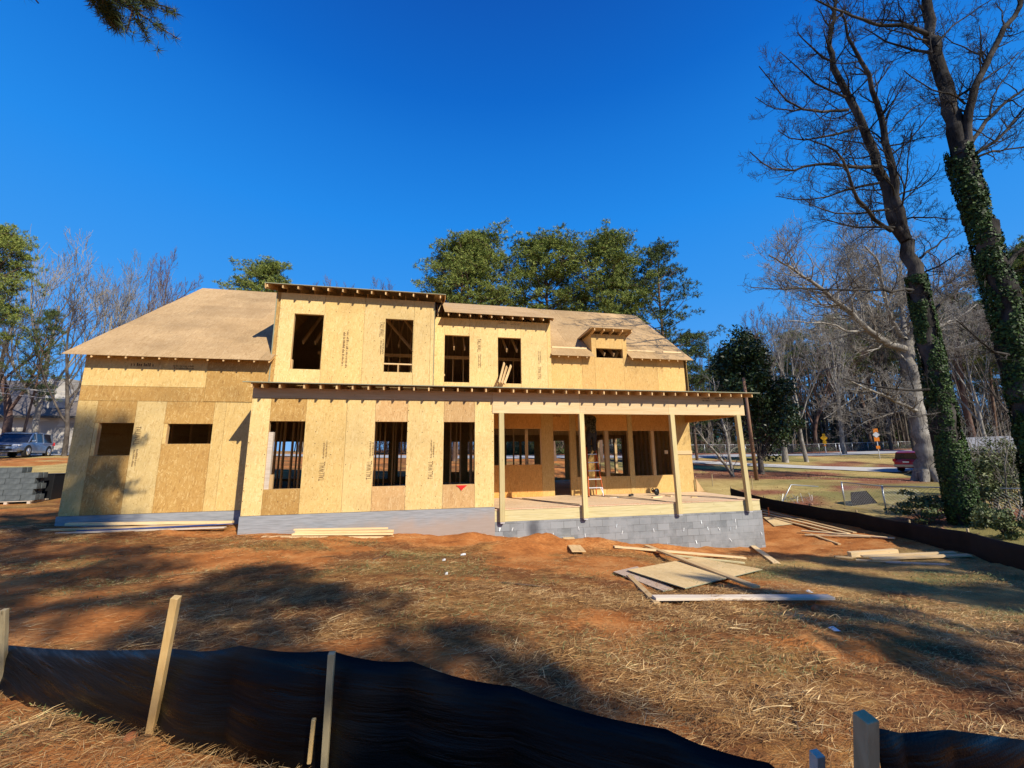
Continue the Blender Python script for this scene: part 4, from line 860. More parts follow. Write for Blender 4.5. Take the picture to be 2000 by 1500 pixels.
silt('black silt fence fabric sweeping down to the lower right from the middle stake', E1, [0.62,0.62,0.6,0.6,0.6,0.6],
     [(zc_pt(1597,1540,1.28), zc_pt(1596,1471,1.28), 0.03, 'grey_wood')], 8, group='black silt fences')
E2 = [zc_pt(1708,1420,0.95), zc_pt(1760,1432,0.97), zc_pt(1850,1424,1.0), zc_pt(2010,1446,1.08), zc_pt(2250,1475,1.2)]
silt('black woven silt fence in the lower right corner with a thick square stake', E2, [0.6]*5, [(zc_pt(1697,1800,0.95), zc_pt(1691,1399,0.93), 0.034, 'old_z')], 12, group='black silt fences', fold=0.0, amp=0.006, sagz=0.0)
fpts = [(15.9,19.5),(15.6,17),(15.45,14.5),(15.2,12.4),(14.7,10.4),(13.4,8.2),(11.5,6.1),(9.5,4.2)]
T = []
for x_, y_ in fpts: T.append(Vector((x_, y_, gz(x_, y_) + 0.52)))
sk_ = [(Vector((x_+0.05, y_, gz(x_, y_)-0.1)), Vector((x_+0.05, y_, gz(x_, y_)+0.6)), 0.04, 'old_z') for x_, y_ in fpts]
M['silt_brown'] = simple('old_silt_fabric', (0.006,0.004,0.003), (0.014,0.009,0.006), 3, 0.9)
silt('long dark silt fence curving along the right side of the yard', T, [0.52]*len(T), sk_, 20, group='black silt fences', mat='silt_brown', stretch=14)
for k, (x_, y_) in enumerate([(1392,950),(1470,955)]):
    q = onground(x_, y_); mb = MB(); mb.bar(q - Vector((0,0,0.1)), q + Vector((0.02,0,0.75)), 0.035, 0.035, (0,1,0)); tag(mb.build('stake', M['old_z'], loc=tuple(q)), ['thin wooden stake in the leaves seen past the porch deck', 'thin wooden stake near the brown pole behind the porch'][k], 'stake')
q = onground(1503, 1012); mb = MB(); mb.bar(q - Vector((0,0,0.1)), q + Vector((0,0,0.45)), 0.03, 0.03, (0,1,0)); tag(mb.build('stake', simple('orange_stake', (0.5,0.13,0.03)), loc=tuple(q)), 'small orange stake beside the plywood offcut at the house corner', 'stake')

# ------------------------------------------------------------------ chain-link fences
def chain_link(label, pts, h, mesh_every, posts=True, step=0.09, r_=0.004, lean=0.0, group='chain-link fences', pr=0.03, diag=True):
    c = pts[0]; T = thing('chain_link_fence', label, 'fence', (c[0], c[1], gz(c[0], c[1])), 0, group)
    P = [Vector((x_, y_, gz(x_, y_))) for x_, y_ in pts]; U = Vector((0, 0, h))
    for p in P: mb = MB(); mb.tube([p - Vector((0,0,0.1)), p + U*1.03 + Vector((lean,0,0))], pr, 7); mb.build('fence_post', M['steel'], T)
    mb = MB()
    for a_, b_ in zip(P[:-1], P[1:]): mb.tube([a_ + U + Vector((lean,0,0)), b_ + U + Vector((lean,0,0))], pr*0.7, 6)
    mb.build('top_rail', M['steel'], T)
    mb = MB()
    for a_, b_ in zip(P[:-1], P[1:]):
        L = (b_-a_).length; n_ = max(2, int(L/step)); dd = (b_-a_)/n_; kk = max(1, int(h/step))
        for i in range(n_):
            for dirn in (1, -1):
                j = i + dirn*kk; s0 = a_ + dd*i; s1 = a_ + dd*j; fr = 1.0
                if j < 0: fr = i/kk; s1 = a_
                if j > n_: fr = (n_-i)/kk; s1 = b_
                if fr > 0.02: mb.tube([s0 + U*0.02, s1 + U*0.98*fr + Vector((lean*fr,0,0))], r_, 3, False)
    mb.build('wire_mesh', M['steel'], T); return T
chain_link('low sagging chain-link fence on the lawn beyond the dark silt fence', [(18.6,15.6),(18.2,13.6),(18.8,11.6),(19.6,9.4),(19.0,7.2)], 1.05, 0.1, step=0.11, r_=0.004)
chain_link('chain-link fence running along the far side of the road', [(20+k*3.6, 49.2+k*0.32) for k in range(19)], 1.35, 0.2, step=0.24, r_=0.006, pr=0.04)
q = onground(1560, 984); mb = MB()
for k in range(12): mb.tube([q + Vector((-0.9+k*0.18, 0.25*math.sin(k*1.3), 0.02)), q + Vector((-0.6+k*0.17, 0.4, 0.35+0.1*math.sin(k*2))), q + Vector((-0.5+k*0.15, 0.9, 0.04))], 0.006, 4, False)
mb.tube([q + Vector((-1.2,-0.2,0.02)), q + Vector((-0.2,0.1,0.9)), q + Vector((1.6,0.3,0.75))], 0.025, 6)
tag(mb.build('fence_wire', M['steel'], loc=tuple(q)), 'bent grey end of fallen chain-link fencing beyond the silt fence', 'fencing', 'chain-link fences')
q = onground(1690, 985); mb = MB(); mb.add([(q.x-0.9,q.y-0.1,q.z),(q.x+0.6,q.y-0.1,q.z),(q.x+0.55,q.y+0.3,q.z+0.55),(q.x-0.3,q.y+0.35,q.z+0.5)],[(0,1,2,3)]); o = mb.build('netting', M['silt_brown'], loc=tuple(q)); o.modifiers.new('s','SOLIDIFY').thickness = 0.02
tag(o, 'dark netting bundled against the low chain-link fence', 'netting')

# ------------------------------------------------------------------ pole, signs, wires
pb = onground(1478, 938); pt_ = at(1452, 738, pb.y)
mb = MB(); mb.tube([pb - Vector((0,0,0.3)), pb.lerp(pt_, 0.5), pt_], [0.13,0.115,0.10], 10)
tag(mb.build('wooden_pole', lumber('pole_wood', (0.10,0.05,0.03), (0.22,0.12,0.07), 'Z'), loc=tuple(pb)), 'tall thin brown wooden pole behind the right end of the porch', 'pole')
yl = simple('yellow_sign', (0.85,0.42,0.01), rough=0.5); og = simple('orange_sign', (0.85,0.25,0.02), rough=0.5); gr = simple('teal_sign', (0.03,0.28,0.26), rough=0.5)
def sign_post(px, py, label, parts, h):
    q = onground(px, py, y0=30); T = thing('road_sign', label, 'sign', tuple(q), -0.75, 'road signs beside the road')
    mb = MB(); mb.tube([(0,0,-0.2),(0,0,h)], 0.05, 8); mb.build('post', M['white'], T, local=True)
    for (kind, z, s_, mt) in parts:
        mb = MB()
        if kind == 'diamond': mb.prism([(-s_, z),(0, z-s_),(s_, z),(0, z+s_)], 1, -0.08, -0.055)
        elif kind == 'disc': mb.prism([(s_*math.cos(k*math.pi/8), z+s_*math.sin(k*math.pi/8)) for k in range(16)], 1, -0.08, -0.055)
        elif kind == 'lamp': mb.tube([(0,-0.16,z),(0,0.0,z)], s_, 12)
        elif kind == 'wide': mb.box(-s_, s_, -0.07, -0.05, z-0.12, z+0.12)
        else: mb.box(-s_, s_, -0.08, -0.055, z-s_*0.9, z+s_*0.9)
        mb.build('sign_plate', mt, T, local=True)
    T.scale = (0.8, 0.8, 0.9); return T
sign_post(1614, 888, 'yellow diamond warning sign with smaller yellow plates on a white post by the road', [('plate',3.15,0.20,yl),('diamond',2.65,0.55,yl),('plate',1.95,0.26,yl),('plate',1.45,0.13,og)], 3.1)
sign_post(1719, 897, 'white road sign framed by orange plates on a white post near the driveway', [('plate',3.75,0.28,og),('diamond',3.2,0.42,M['white']),('plate',2.6,0.3,og),('plate',1.55,0.22,og)], 3.6)
sign_post(1406, 882, 'round pale sign under teal street name plates at the road junction', [('wide',2.75,0.42,gr),('disc',2.3,0.36,M['white'])], 2.8)
mb = MB(); q = onground(1643, 890, y0=30); mb.tube([q-Vector((0,0,.1)), q+Vector((-0.1,0,1.5))], 0.06, 8); tag(mb.build('marker_post', M['white'], loc=tuple(q)), 'short white post by the road between the two warning signs', 'post')
wirem = simple('cable', (0.5,0.5,0.5), rough=0.5)
for k, (a_, b_) in enumerate([((-60,738),(175,775)),((-60,752),(175,762)),((-60,760),(175,781)),((-60,718),(175,752))]):
    A_ = at(*a_, 33); B_ = at(*b_, 41); mid = (A_+B_)/2 - Vector((0,0,0.15)); mb = MB(); mb.tube([A_, mid, B_], 0.022, 4); o = mb.build('overhead_wire', wirem, loc=tuple(A_))
    tag(o, ['lowest', 'second lowest', 'third lowest', 'highest'][[2,1,0,3].index(k) if k < 3 else 3] + ' of the white overhead wires at the left edge', 'wire', 'overhead wires at the left')

# ------------------------------------------------------------------ cars
def wheel(T, x, y, r_, tyre, rim):
    w = empty('wheel', (x, y, r_), 0, T); w.location = (x, y, r_)
    s_ = 1 if y > 0 else -1
    mb = MB(); mb.tube([(0,-0.12,0),(0,-0.09,0),(0,0.09,0),(0,0.12,0)], [r_*0.86,r_,r_,r_*0.86], 22); o = mb.build('tyre', tyre, w, local=True)
    mb = MB(); mb.tube([(0,s_*0.10,0),(0,s_*0.125,0)], r_*0.66, 18)
    for k in range(5):
        a_ = k*math.pi*2/5; mb.bar((0,s_*0.13,0), (math.cos(a_)*r_*0.62,s_*0.135,math.sin(a_)*r_*0.62), 0.07, 0.02, (0,1,0))
    mb.build('rim', rim, w, local=True)
def suv(name, label, cat, loc, rz, paint, lower, L=4.8, W=1.95, Hh=1.78, boxy=False, r_=0.37):
    T = thing(name, label, cat, loc, rz)
    glass = simple('car_glass', (0.01,0.013,0.02), rough=0.08, spec=0.8); tyre = simple('tyre_rubber', (0.015,0.015,0.015), rough=0.85); rim = simple('wheel_rim', (0.6,0.6,0.62), rough=0.3, metal=0.8)
    f, b = L/2, -L/2; hw = W/2
    # body: stations along x (x, half width, bottom, shoulder height)
    st = [(b, hw*0.86, 0.42, 0.92),(b+0.10, hw*0.95, 0.34, 1.05),(b+0.6, hw, 0.30, 1.08),(-0.4, hw, 0.30, 1.06),(0.8, hw, 0.30, 1.04),(f-1.0, hw, 0.32, 1.02),(f-0.35, hw*0.96, 0.34, 0.95),(f-0.06, hw*0.86, 0.36, 0.84),(f, hw*0.78, 0.40, 0.74)]
    vs = []; n_ = 12
    for x_, w_, zb, zs in st:
        m_ = (zb+zs)/2
        half = [(0.0, zb),(w_*0.85, zb),(w_, zb+0.12),(w_*1.0, m_),(w_*0.985, zs-0.12),(w_*0.9, zs),(0.0, zs+0.03)]
        ring = half + [(-y_, z_) for y_, z_ in half[-2:0:-1]]
        vs += [(x_, y_, z_) for y_, z_ in ring]
    k_ = len(half)*2-2; fs = [(i*k_+j, i*k_+(j+1)%k_, (i+1)*k_+(j+1)%k_, (i+1)*k_+j) for i in range(len(st)-1) for j in range(k_)]
    fs += [tuple(range(k_))[::-1], tuple((len(st)-1)*k_+j for j in range(k_))]
    mb = MB(); mb.add(vs, fs, True); body = mb.build('body', [paint], T, local=True); body.modifiers.new('e','EDGE_SPLIT').split_angle = R(40)
    # cabin of glass with a painted roof
    cs = [(b+0.12 if boxy else b+0.2, hw*0.86, hw*0.74, 1.05, Hh-0.14),(b+0.45, hw*0.9, hw*0.74, 1.06, Hh-0.03),(0.0, hw*0.9, hw*0.74, 1.05, Hh),(0.55, hw*0.9, hw*0.72, 1.04, Hh-0.07)]
    mb = MB(); vs = []
    for x_, w0, w1, z0, z1 in cs: vs += [(x_, -w0, z0-0.05),(x_, w0, z0-0.05),(x_, w1, z1-0.05),(x_, -w1, z1-0.05)]
    vs += [(1.45, -hw*0.86, 0.99),(1.45, hw*0.86, 0.99),(1.43, hw*0.84, 1.01),(1.43, -hw*0.84, 1.01)]
    fs = [(i*4+j, i*4+(j+1)%4, (i+1)*4+(j+1)%4, (i+1)*4+j) for i in range(4) for j in range(4)] + [(3,2,1,0),(16,17,18,19)]
    mb.add(vs, fs); mb.build('glass', glass, T, local=True)
    mb = MB(); vs = []
    for x_, w1, z1 in ((cs[0][0]-0.03, hw*0.75, Hh-0.13),(b+0.45, hw*0.77, Hh-0.02),(0.0, hw*0.77, Hh+0.01),(0.58, hw*0.75, Hh-0.05)): vs += [(x_, -w1, z1-0.06),(x_, w1, z1-0.06),(x_, w1*0.9, z1),(x_, -w1*0.9, z1)]
    mb.add(vs, [(i*4+j, i*4+(j+1)%4, (i+1)*4+(j+1)%4, (i+1)*4+j) for i in range(3) for j in range(4)] + [(3,2,1,0),(12,13,14,15)]); mb.build('roof', paint, T, local=True)
    for s_ in (-1, 1):
        for x0, z0, x1, z1 in ((1.38,1.02,0.58,Hh-0.1),(0.25,1.03,0.2,Hh-0.04),(-0.75,1.03,-0.8,Hh-0.04),(b+0.25,1.04,b+0.35,Hh-0.1)):
            mb = MB(); mb.bar((x0, s_*hw*0.91, z0),(x1, s_*hw*0.755, z1),0.07,0.05,(0,s_,0.3)); mb.build('pillar', paint, T, local=True)
        mb = MB(); mb.box(1.0, 1.16, s_*hw*0.95, s_*(hw+0.17), 1.06, 1.20); mb.build('mirror', paint, T, local=True, bevel=0.03)
        mb = MB(); mb.box(f-0.32, f-0.02, s_*hw*0.52, s_*hw*0.90, 0.76, 0.86); mb.build('headlight', simple('lamp_glass', (0.7,0.75,0.8), rough=0.1), T, local=True, bevel=0.02)
        mb = MB(); mb.box(b-0.012, b+0.14, s_*hw*0.74, s_*hw*0.97, 0.86, 1.12); mb.build('tail_light', simple('tail_lamp', (0.5,0.03,0.03), rough=0.2), T, local=True, bevel=0.02)
        wheel(T, f-0.92, s_*(hw-0.10), r_, tyre, rim); wheel(T, b+0.95, s_*(hw-0.10), r_, tyre, rim)
        for x_ in (f-0.92, b+0.95):
            mb = MB(); mb.prism([(x_+(r_+0.07)*math.cos(k*math.pi/12), r_+(r_+0.07)*math.sin(k*math.pi/12)) for k in range(-3,16)], 1, s_*(hw-0.14), s_*(hw+0.006)); mb.build('wheel_arch', tyre, T, local=True)
    mb = MB(); mb.box(f-0.03, f+0.015, -hw*0.5, hw*0.5, 0.72, 0.82); mb.box(f-0.06, f+0.01, -hw*0.55, hw*0.55, 0.42, 0.58); mb.build('grille', M['black'], T, local=True)
    mb = MB(); mb.box(f-0.10, f+0.04, -hw*0.8, hw*0.8, 0.36, 0.42); mb.build('front_bumper', lower, T, local=True, bevel=0.02)
    mb = MB(); mb.box(b-0.06, b+0.1, -hw*0.93, hw*0.93, 0.42, 0.62); mb.build('rear_bumper', lower, T, local=True, bevel=0.03)
    for s_ in (-1, 1): mb = MB(); mb.box(b+1.45, f-1.45, s_*(hw-0.02), s_*(hw+0.012), 0.30, 0.46); mb.build('side_skirt', lower, T, local=True)
    mb = MB(); mb.box(f+0.012, f+0.02, -0.24, 0.24, 0.60, 0.70); mb.build('number_plate', M['black'], T, local=True)
    mb = MB(); mb.box(b-0.02, b-0.005, -0.22, 0.22, 0.78, 0.90); mb.build('number_plate', M['white'], T, local=True)
    return T
def paint(name, c): t = NT(name, 0.28, 0.6); t.color(c); t.b.inputs['Metallic'].default_value = 0.5; t.b.inputs['Coat Weight'].default_value = 0.6; return t.m
q = onground(62, 893, y0=25); q = Vector((q.x - 0.8, q.y, gz(q.x - 0.8, q.y)))
suv('parked_car', 'silver-blue sport utility car parked on the bank left of the house', 'car', tuple(q), R(-72), paint('silver_blue_paint', (0.16,0.20,0.28)), simple('grey_bumper', (0.25,0.27,0.3), rough=0.4), r_=0.39)
q = onground(1795, 924, y0=20); q = Vector((q.x + 1.1, q.y + 0.3, gz(q.x + 1.1, q.y + 0.3) + 0.07))
suv('parked_car', 'red sport utility car with tan lower panels parked on the driveway', 'car', tuple(q), R(8), paint('dark_red_paint', (0.45,0.012,0.012)), simple('tan_trim', (0.42,0.36,0.28), rough=0.5), boxy=True)

# ------------------------------------------------------------------ neighbouring buildings
q = onground(45, 880, y0=30); NH = thing('neighbouring_house', 'pale stone house with a dark grey roof behind the trees at the left', 'house', (-48, 52, 0.6))
st_ = NT('pale_stone', 0.9, 0.15); sv = st_.voro(1.3, st_.map(scale=(0.6,0.6,1.6))); sq = st_.n.new("ShaderNodeSeparateColor"); st_.l(sv, sq.inputs[0]); st_.color(st_.ramp(sq.outputs[0], [(0.0, (0.30,0.27,0.24)), (0.6, (0.40,0.37,0.33)), (1.0, (0.48,0.45,0.41))]))
rf = simple('dark_shingle', (0.10,0.085,0.08), (0.17,0.15,0.14), 5, 0.9, vscale=(1,1,5))
mb = MB(); mb.box(-72, -30, 50, 62, -0.5, 4.6); mb.build('wall', st_.m, NH)
mb = MB(); mb.add([(-73,49,4.5),(-29,49,4.5),(-35,56,9.2),(-66,56,9.2),(-29,63,4.5),(-73,63,4.5)], [(0,1,2,3),(1,4,2),(4,5,3,2),(5,0,3),(0,5,4,1)]); mb.build('roof', rf, NH)
mb = MB(); mb.box(-39.5,-37.6,50.5,51.9,3.0,8.6); mb.build('chimney', st_.m, NH)
mb = MB(); mb.box(-73,-29,48.9,49.0,4.3,4.52); mb.build('fascia', simple('dark_fascia', (0.05,0.045,0.04)), NH)
for x_ in (-63,-56,-42,-34): mb = MB(); mb.box(x_,x_+1.6,49.93,49.99,1.2,3.0); mb.build('window', simple('window_glass', (0.02,0.025,0.03), rough=0.15), NH)
q = onground(1940, 925, y0=14); SH = thing('outbuilding', 'low outbuilding with a light grey roof behind the ivy trees at the right', 'outbuilding', (46, 22, -1.9))
a0, a1 = at(1885, 882, 22), at(2080, 878, 17)
zr_ = a0.z
mb = MB(); mb.add([(a0.x,a0.y,-2.3),(a1.x,a1.y,-2.3),(a1.x,a1.y,zr_),(a0.x,a0.y,zr_),(a0.x+10,a0.y+5.7,-2.3),(a1.x+10,a1.y+5.7,-2.3),(a1.x+10,a1.y+5.7,zr_),(a0.x+10,a0.y+5.7,zr_)],[(0,1,2,3),(1,5,6,2),(5,4,7,6),(4,0,3,7),(3,2,6,7)])
mb.build('wall', simple('tan_wall', (0.16,0.13,0.08), (0.22,0.18,0.12), 3), SH)
mb = MB(); e_ = Vector((-0.6,-0.5,0)); r0, r1 = Vector((a0.x+5.0,a0.y+2.8,zr_+1.1)), Vector((a1.x+5.0,a1.y+2.8,zr_+1.1)); d_ = Vector((0,0,-0.16))
A0, A1 = Vector((a0.x,a0.y,zr_+0.05))+e_, Vector((a1.x,a1.y,zr_+0.05))+e_; B0, B1 = Vector((a0.x+10.4,a0.y+6.0,zr_)), Vector((a1.x+10.4,a1.y+6.0,zr_))
mb.add([A0,A1,r1,r0,B1,B0,A0+d_,A1+d_],[(0,1,2,3),(3,2,4,5),(6,7,1,0)]); mb.build('roof', simple('light_roof', (0.30,0.29,0.28), (0.42,0.41,0.40), 6), SH)
# litter
for k, (x_, y_, s_, lab) in enumerate([(1632,1233,0.035,'white scrap of paper in the straw at the right'),(905,1085,0.06,'white and grey wrapper on the clay left of the mound'),(1582,1158,0.04,'small white scrap in the grass beyond the long grey board'),(867,1096,0.035,'crumpled grey scrap near the middle of the yard'),(872,1123,0.025,'pale scrap lying in the middle of the yard')]):
    q = onground(x_, y_); mb = MB(); mb.add([(q.x-s_,q.y-0.02,q.z+0.01),(q.x+s_*0.7,q.y-0.04,q.z+0.015),(q.x+s_,q.y+0.05,q.z+0.03),(q.x,q.y+0.04,q.z+0.035),(q.x-s_*0.8,q.y+0.06,q.z+0.02)],[(0,1,3),(1,2,3),(0,3,4)]); o = mb.build('paper_scrap', M['white'], loc=tuple(q)); tag(o, lab, 'litter', 'litter in the yard')
# ------------------------------------------------------------------ trees and plants
class Acc:
    """collects tubes (branches) quickly as one mesh of quads"""
    def __init__(s): s.V = []; s.F = []; s.n = 0; s.tips = []
    def tube(s, P, r, k):
        P = np.asarray(P, float); m = len(P); T = np.gradient(P, axis=0); T /= np.linalg.norm(T, axis=1)[:, None] + 1e-9
        ref = np.array([0.31, 0.77, 0.11]) if abs(T[0][2]) > 0.8 else np.array([0.1, 0.2, 1.0])
        A = np.cross(T, ref); A /= np.linalg.norm(A, axis=1)[:, None] + 1e-9; B = np.cross(T, A)
        t = np.arange(k) * 2 * np.pi / k
        R_ = np.asarray(r)[:, None, None]
        V = P[:, None, :] + R_ * (A[:, None, :] * np.cos(t)[None, :, None] + B[:, None, :] * np.sin(t)[None, :, None])
        s.V.append(V.reshape(-1, 3)); i = np.arange(m - 1)[:, None] * k; j = np.arange(k)[None, :]; j2 = (j + 1) % k
        s.F.append((np.stack([i + j, i + j2, i + k + j2, i + k + j], -1).reshape(-1, 4)) + s.n); s.n += m * k
    def mesh(s, name, mat, parent=None, off=(0, 0, 0)):
        V = np.concatenate(s.V) - np.asarray(off); return npmesh(name, V, np.concatenate(s.F), mat, parent, smooth=True)
def unit(v): return v / (np.linalg.norm(v) + 1e-9)
def grow(acc, p, d, L, r, lvl, mx, rs, up=0.15, wob=0.16, kids=(7, 6, 5, 4), ang=(35, 65), rmin=0.006, ratio=0.52, keep_tips=False):
    n = (9, 7, 5, 4, 3)[min(lvl, 4)]; P = [p]; d = unit(d); D = [d]
    for i in range(n):
        d = unit(d + rs.normal(0, wob, 3) + np.array([0, 0, up * (1 if lvl else 0.5)])); P.append(P[-1] + d * L / n); D.append(d)
    P = np.array(P); t = np.linspace(0, 1, n + 1); rr = np.maximum(r * (1 - 0.72 * t), rmin * 0.7)
    acc.tube(P, rr, (9, 6, 4, 3, 3)[min(lvl, 4)])
    if lvl >= mx:
        if keep_tips: acc.tips.append(P[-1]); acc.tips.append(P[len(P)//2])
        return
    nk = kids[min(lvl, len(kids) - 1)]
    for c in range(nk):
        tt = 0.25 + 0.75 * (c + rs.rand() * 0.8) / nk; tt = min(tt, 0.99); i = tt * n; a = int(i); q = P[a] + (P[min(a + 1, n)] - P[a]) * (i - a)
        dd = D[min(a + 1, n)]; az_ = rs.rand() * 2 * np.pi; an = np.radians(rs.uniform(*ang))
        e1 = unit(np.cross(dd, [0.3, 0.5, 0.81])); e2 = np.cross(dd, e1); nd = dd * np.cos(an) + (e1 * np.cos(az_) + e2 * np.sin(az_)) * np.sin(an)
        grow(acc, q, nd, L * ratio * (1.15 - 0.5 * tt) * rs.uniform(0.75, 1.2), max(rr[a] * 0.55, rmin), lvl + 1, mx, rs, up, wob * 1.1, kids, ang, rmin, ratio, keep_tips)
def limb(acc, P, r0, r1, rs, kids, mx, L, up=0.1, rmin=0.006, ang=(30, 70), ksub=(5, 4, 4), k=8, t0=0.12, twist=0.0):
    """a limb traced through points P, with side branches grown from it"""
    P = np.array([tuple(p) for p in P]); seg = np.linalg.norm(np.diff(P, axis=0), axis=1); s_ = np.concatenate([[0], np.cumsum(seg)]); tot = s_[-1]
    m = max(6, int(tot / 0.5)); t = np.linspace(0, tot, m); Q = np.stack([np.interp(t, s_, P[:, j]) for j in range(3)], -1)
    Q[1:-1] = (Q[:-2] + Q[1:-1] * 2 + Q[2:]) / 4; Q[1:] += rs.normal(0, 0.02 + r1 * 0.2, (m - 1, 3)); rr = r0 + (r1 - r0) * np.linspace(0, 1, m); acc.tube(Q, rr, k)
    for c in range(kids):
        tt = t0 + (1 - t0) * (c + rs.rand()) / kids; a = min(int(tt * (m - 1)), m - 2); q = Q[a]; dd = unit(Q[a + 1] - Q[a])
        az_ = rs.rand() * 2 * np.pi; an = np.radians(rs.uniform(*ang)); e1 = unit(np.cross(dd, [0.3, 0.5, 0.81])); e2 = np.cross(dd, e1)
        nd = dd * np.cos(an) + (e1 * np.cos(az_) + e2 * np.sin(az_)) * np.sin(an)
        grow(acc, q, nd, L * (1.1 - 0.45 * tt) * rs.uniform(0.6, 1.25), min(rr[a] * 0.45, L * 0.018), 1, mx, rs, up, 0.17, (0,) + ksub, ang, rmin)
def bark(name, c1, c2, moss=None, vs=(7, 7, 1.2)):
    t = NT(name, 1.0, 0.0); n = t.noise(2.2, 6, t.map(scale=vs), 0.7, 0.5); n2 = t.noise(0.9, 3); c = t.ramp(n, [(0.3, c1), (0.68, c2)])
    c = t.mix(t.ramp(n2, [(0.45, 0), (0.62, 0.6)]), c, moss or (c2[0]*1.3, c2[1]*1.3, c2[2]*1.3)); t.color(c); t.bump(n, 0.8, 0.04); return t.m
M['bark_dark'] = bark('bark_dark', (0.012,0.011,0.010), (0.055,0.050,0.045), (0.12,0.11,0.10))
M['bark_pale'] = bark('bark_pale', (0.09,0.08,0.07), (0.32,0.29,0.25), (0.44,0.41,0.36))
M['bark_grey'] = bark('bark_grey', (0.03,0.025,0.021), (0.12,0.10,0.085), (0.18,0.155,0.13))
M['bark_twig'] = bark('bark_reddish', (0.06,0.035,0.028), (0.17,0.105,0.085), (0.20,0.14,0.115))
M['bark_pine'] = bark('bark_pine', (0.06,0.035,0.025), (0.19,0.12,0.085), (0.22,0.16,0.12))
def leafmat(name, stops, rough=0.55, spec=0.35, scale=0.8, trans=0.0):
    t = NT(name, rough, spec); n = t.noise(scale, 3); w = t.n.new("ShaderNodeTexWhiteNoise"); w.noise_dimensions = '3D'
    g = t.n.new("ShaderNodeNewGeometry"); rn = g.outputs['Random Per Island']; c = t.ramp(t.math('ADD', t.math('MULTIPLY', n, 0.5), t.math('MULTIPLY', rn, 0.5)), stops); t.color(c)
    if trans: t.b.inputs['Subsurface Weight'].default_value = 0.0
    return t.m
M['needles'] = leafmat('pine_needles', [(0.2, (0.035,0.06,0.012)), (0.45, (0.15,0.195,0.036)), (0.75, (0.31,0.33,0.08))], 0.6, 0.15)
M['needles_dark'] = leafmat('pine_needles_dark', [(0.2, (0.018,0.034,0.012)), (0.5, (0.065,0.095,0.03)), (0.8, (0.14,0.17,0.055))], 0.6, 0.15)
M['magnolia'] = leafmat('broad_leaves', [(0.25, (0.008,0.018,0.006)), (0.55, (0.022,0.045,0.012)), (0.8, (0.06,0.09,0.025))], 0.42, 0.3)
M['ivy'] = leafmat('ivy_leaves', [(0.2, (0.006,0.013,0.003)), (0.5, (0.02,0.045,0.009)), (0.8, (0.08,0.14,0.03))], 0.55, 0.2)
M['shrub'] = leafmat('shrub_leaves', [(0.2, (0.03,0.045,0.012)), (0.5, (0.08,0.11,0.03)), (0.8, (0.22,0.22,0.09))])
def tufts(C, n, size, width, rs, upb=0.35, flat=1.0):
    """C (m,3) centres: n thin leaf triangles round each"""
    m = len(C); D = rs.normal(0, 1, (m, n, 3)); D[..., 2] = D[..., 2] * flat + upb; D /= np.linalg.norm(D, axis=2, keepdims=True) + 1e-9
    A = np.cross(D, rs.normal(0, 1, (m, n, 3))); A /= np.linalg.norm(A, axis=2, keepdims=True) + 1e-9
    sz = size * rs.uniform(0.6, 1.25, (m, n, 1)); base = C[:, None, :] + D * sz * 0.12; tip = C[:, None, :] + D * sz; w = width * rs.uniform(0.7, 1.3, (m, n, 1))
    V = np.stack([base - A * w, base + A * w, tip], 2).reshape(-1, 3); F = np.arange(len(V)).reshape(-1, 3); return V, F
def quads(C, N, size, rs, aspect=0.5, jitter=0.6):
    m = len(C); N = N + rs.normal(0, jitter, (m, 3)); N /= np.linalg.norm(N, axis=1)[:, None] + 1e-9
    A = np.cross(N, rs.normal(0, 1, (m, 3))); A /= np.linalg.norm(A, axis=1)[:, None] + 1e-9; B = np.cross(N, A); s_ = size * rs.uniform(0.6, 1.3, (m, 1))
    V = np.stack([C - A * s_, C - B * s_ * aspect, C + A * s_, C + B * s_ * aspect], 1).reshape(-1, 3); return V, np.arange(len(V)).reshape(-1, 4)

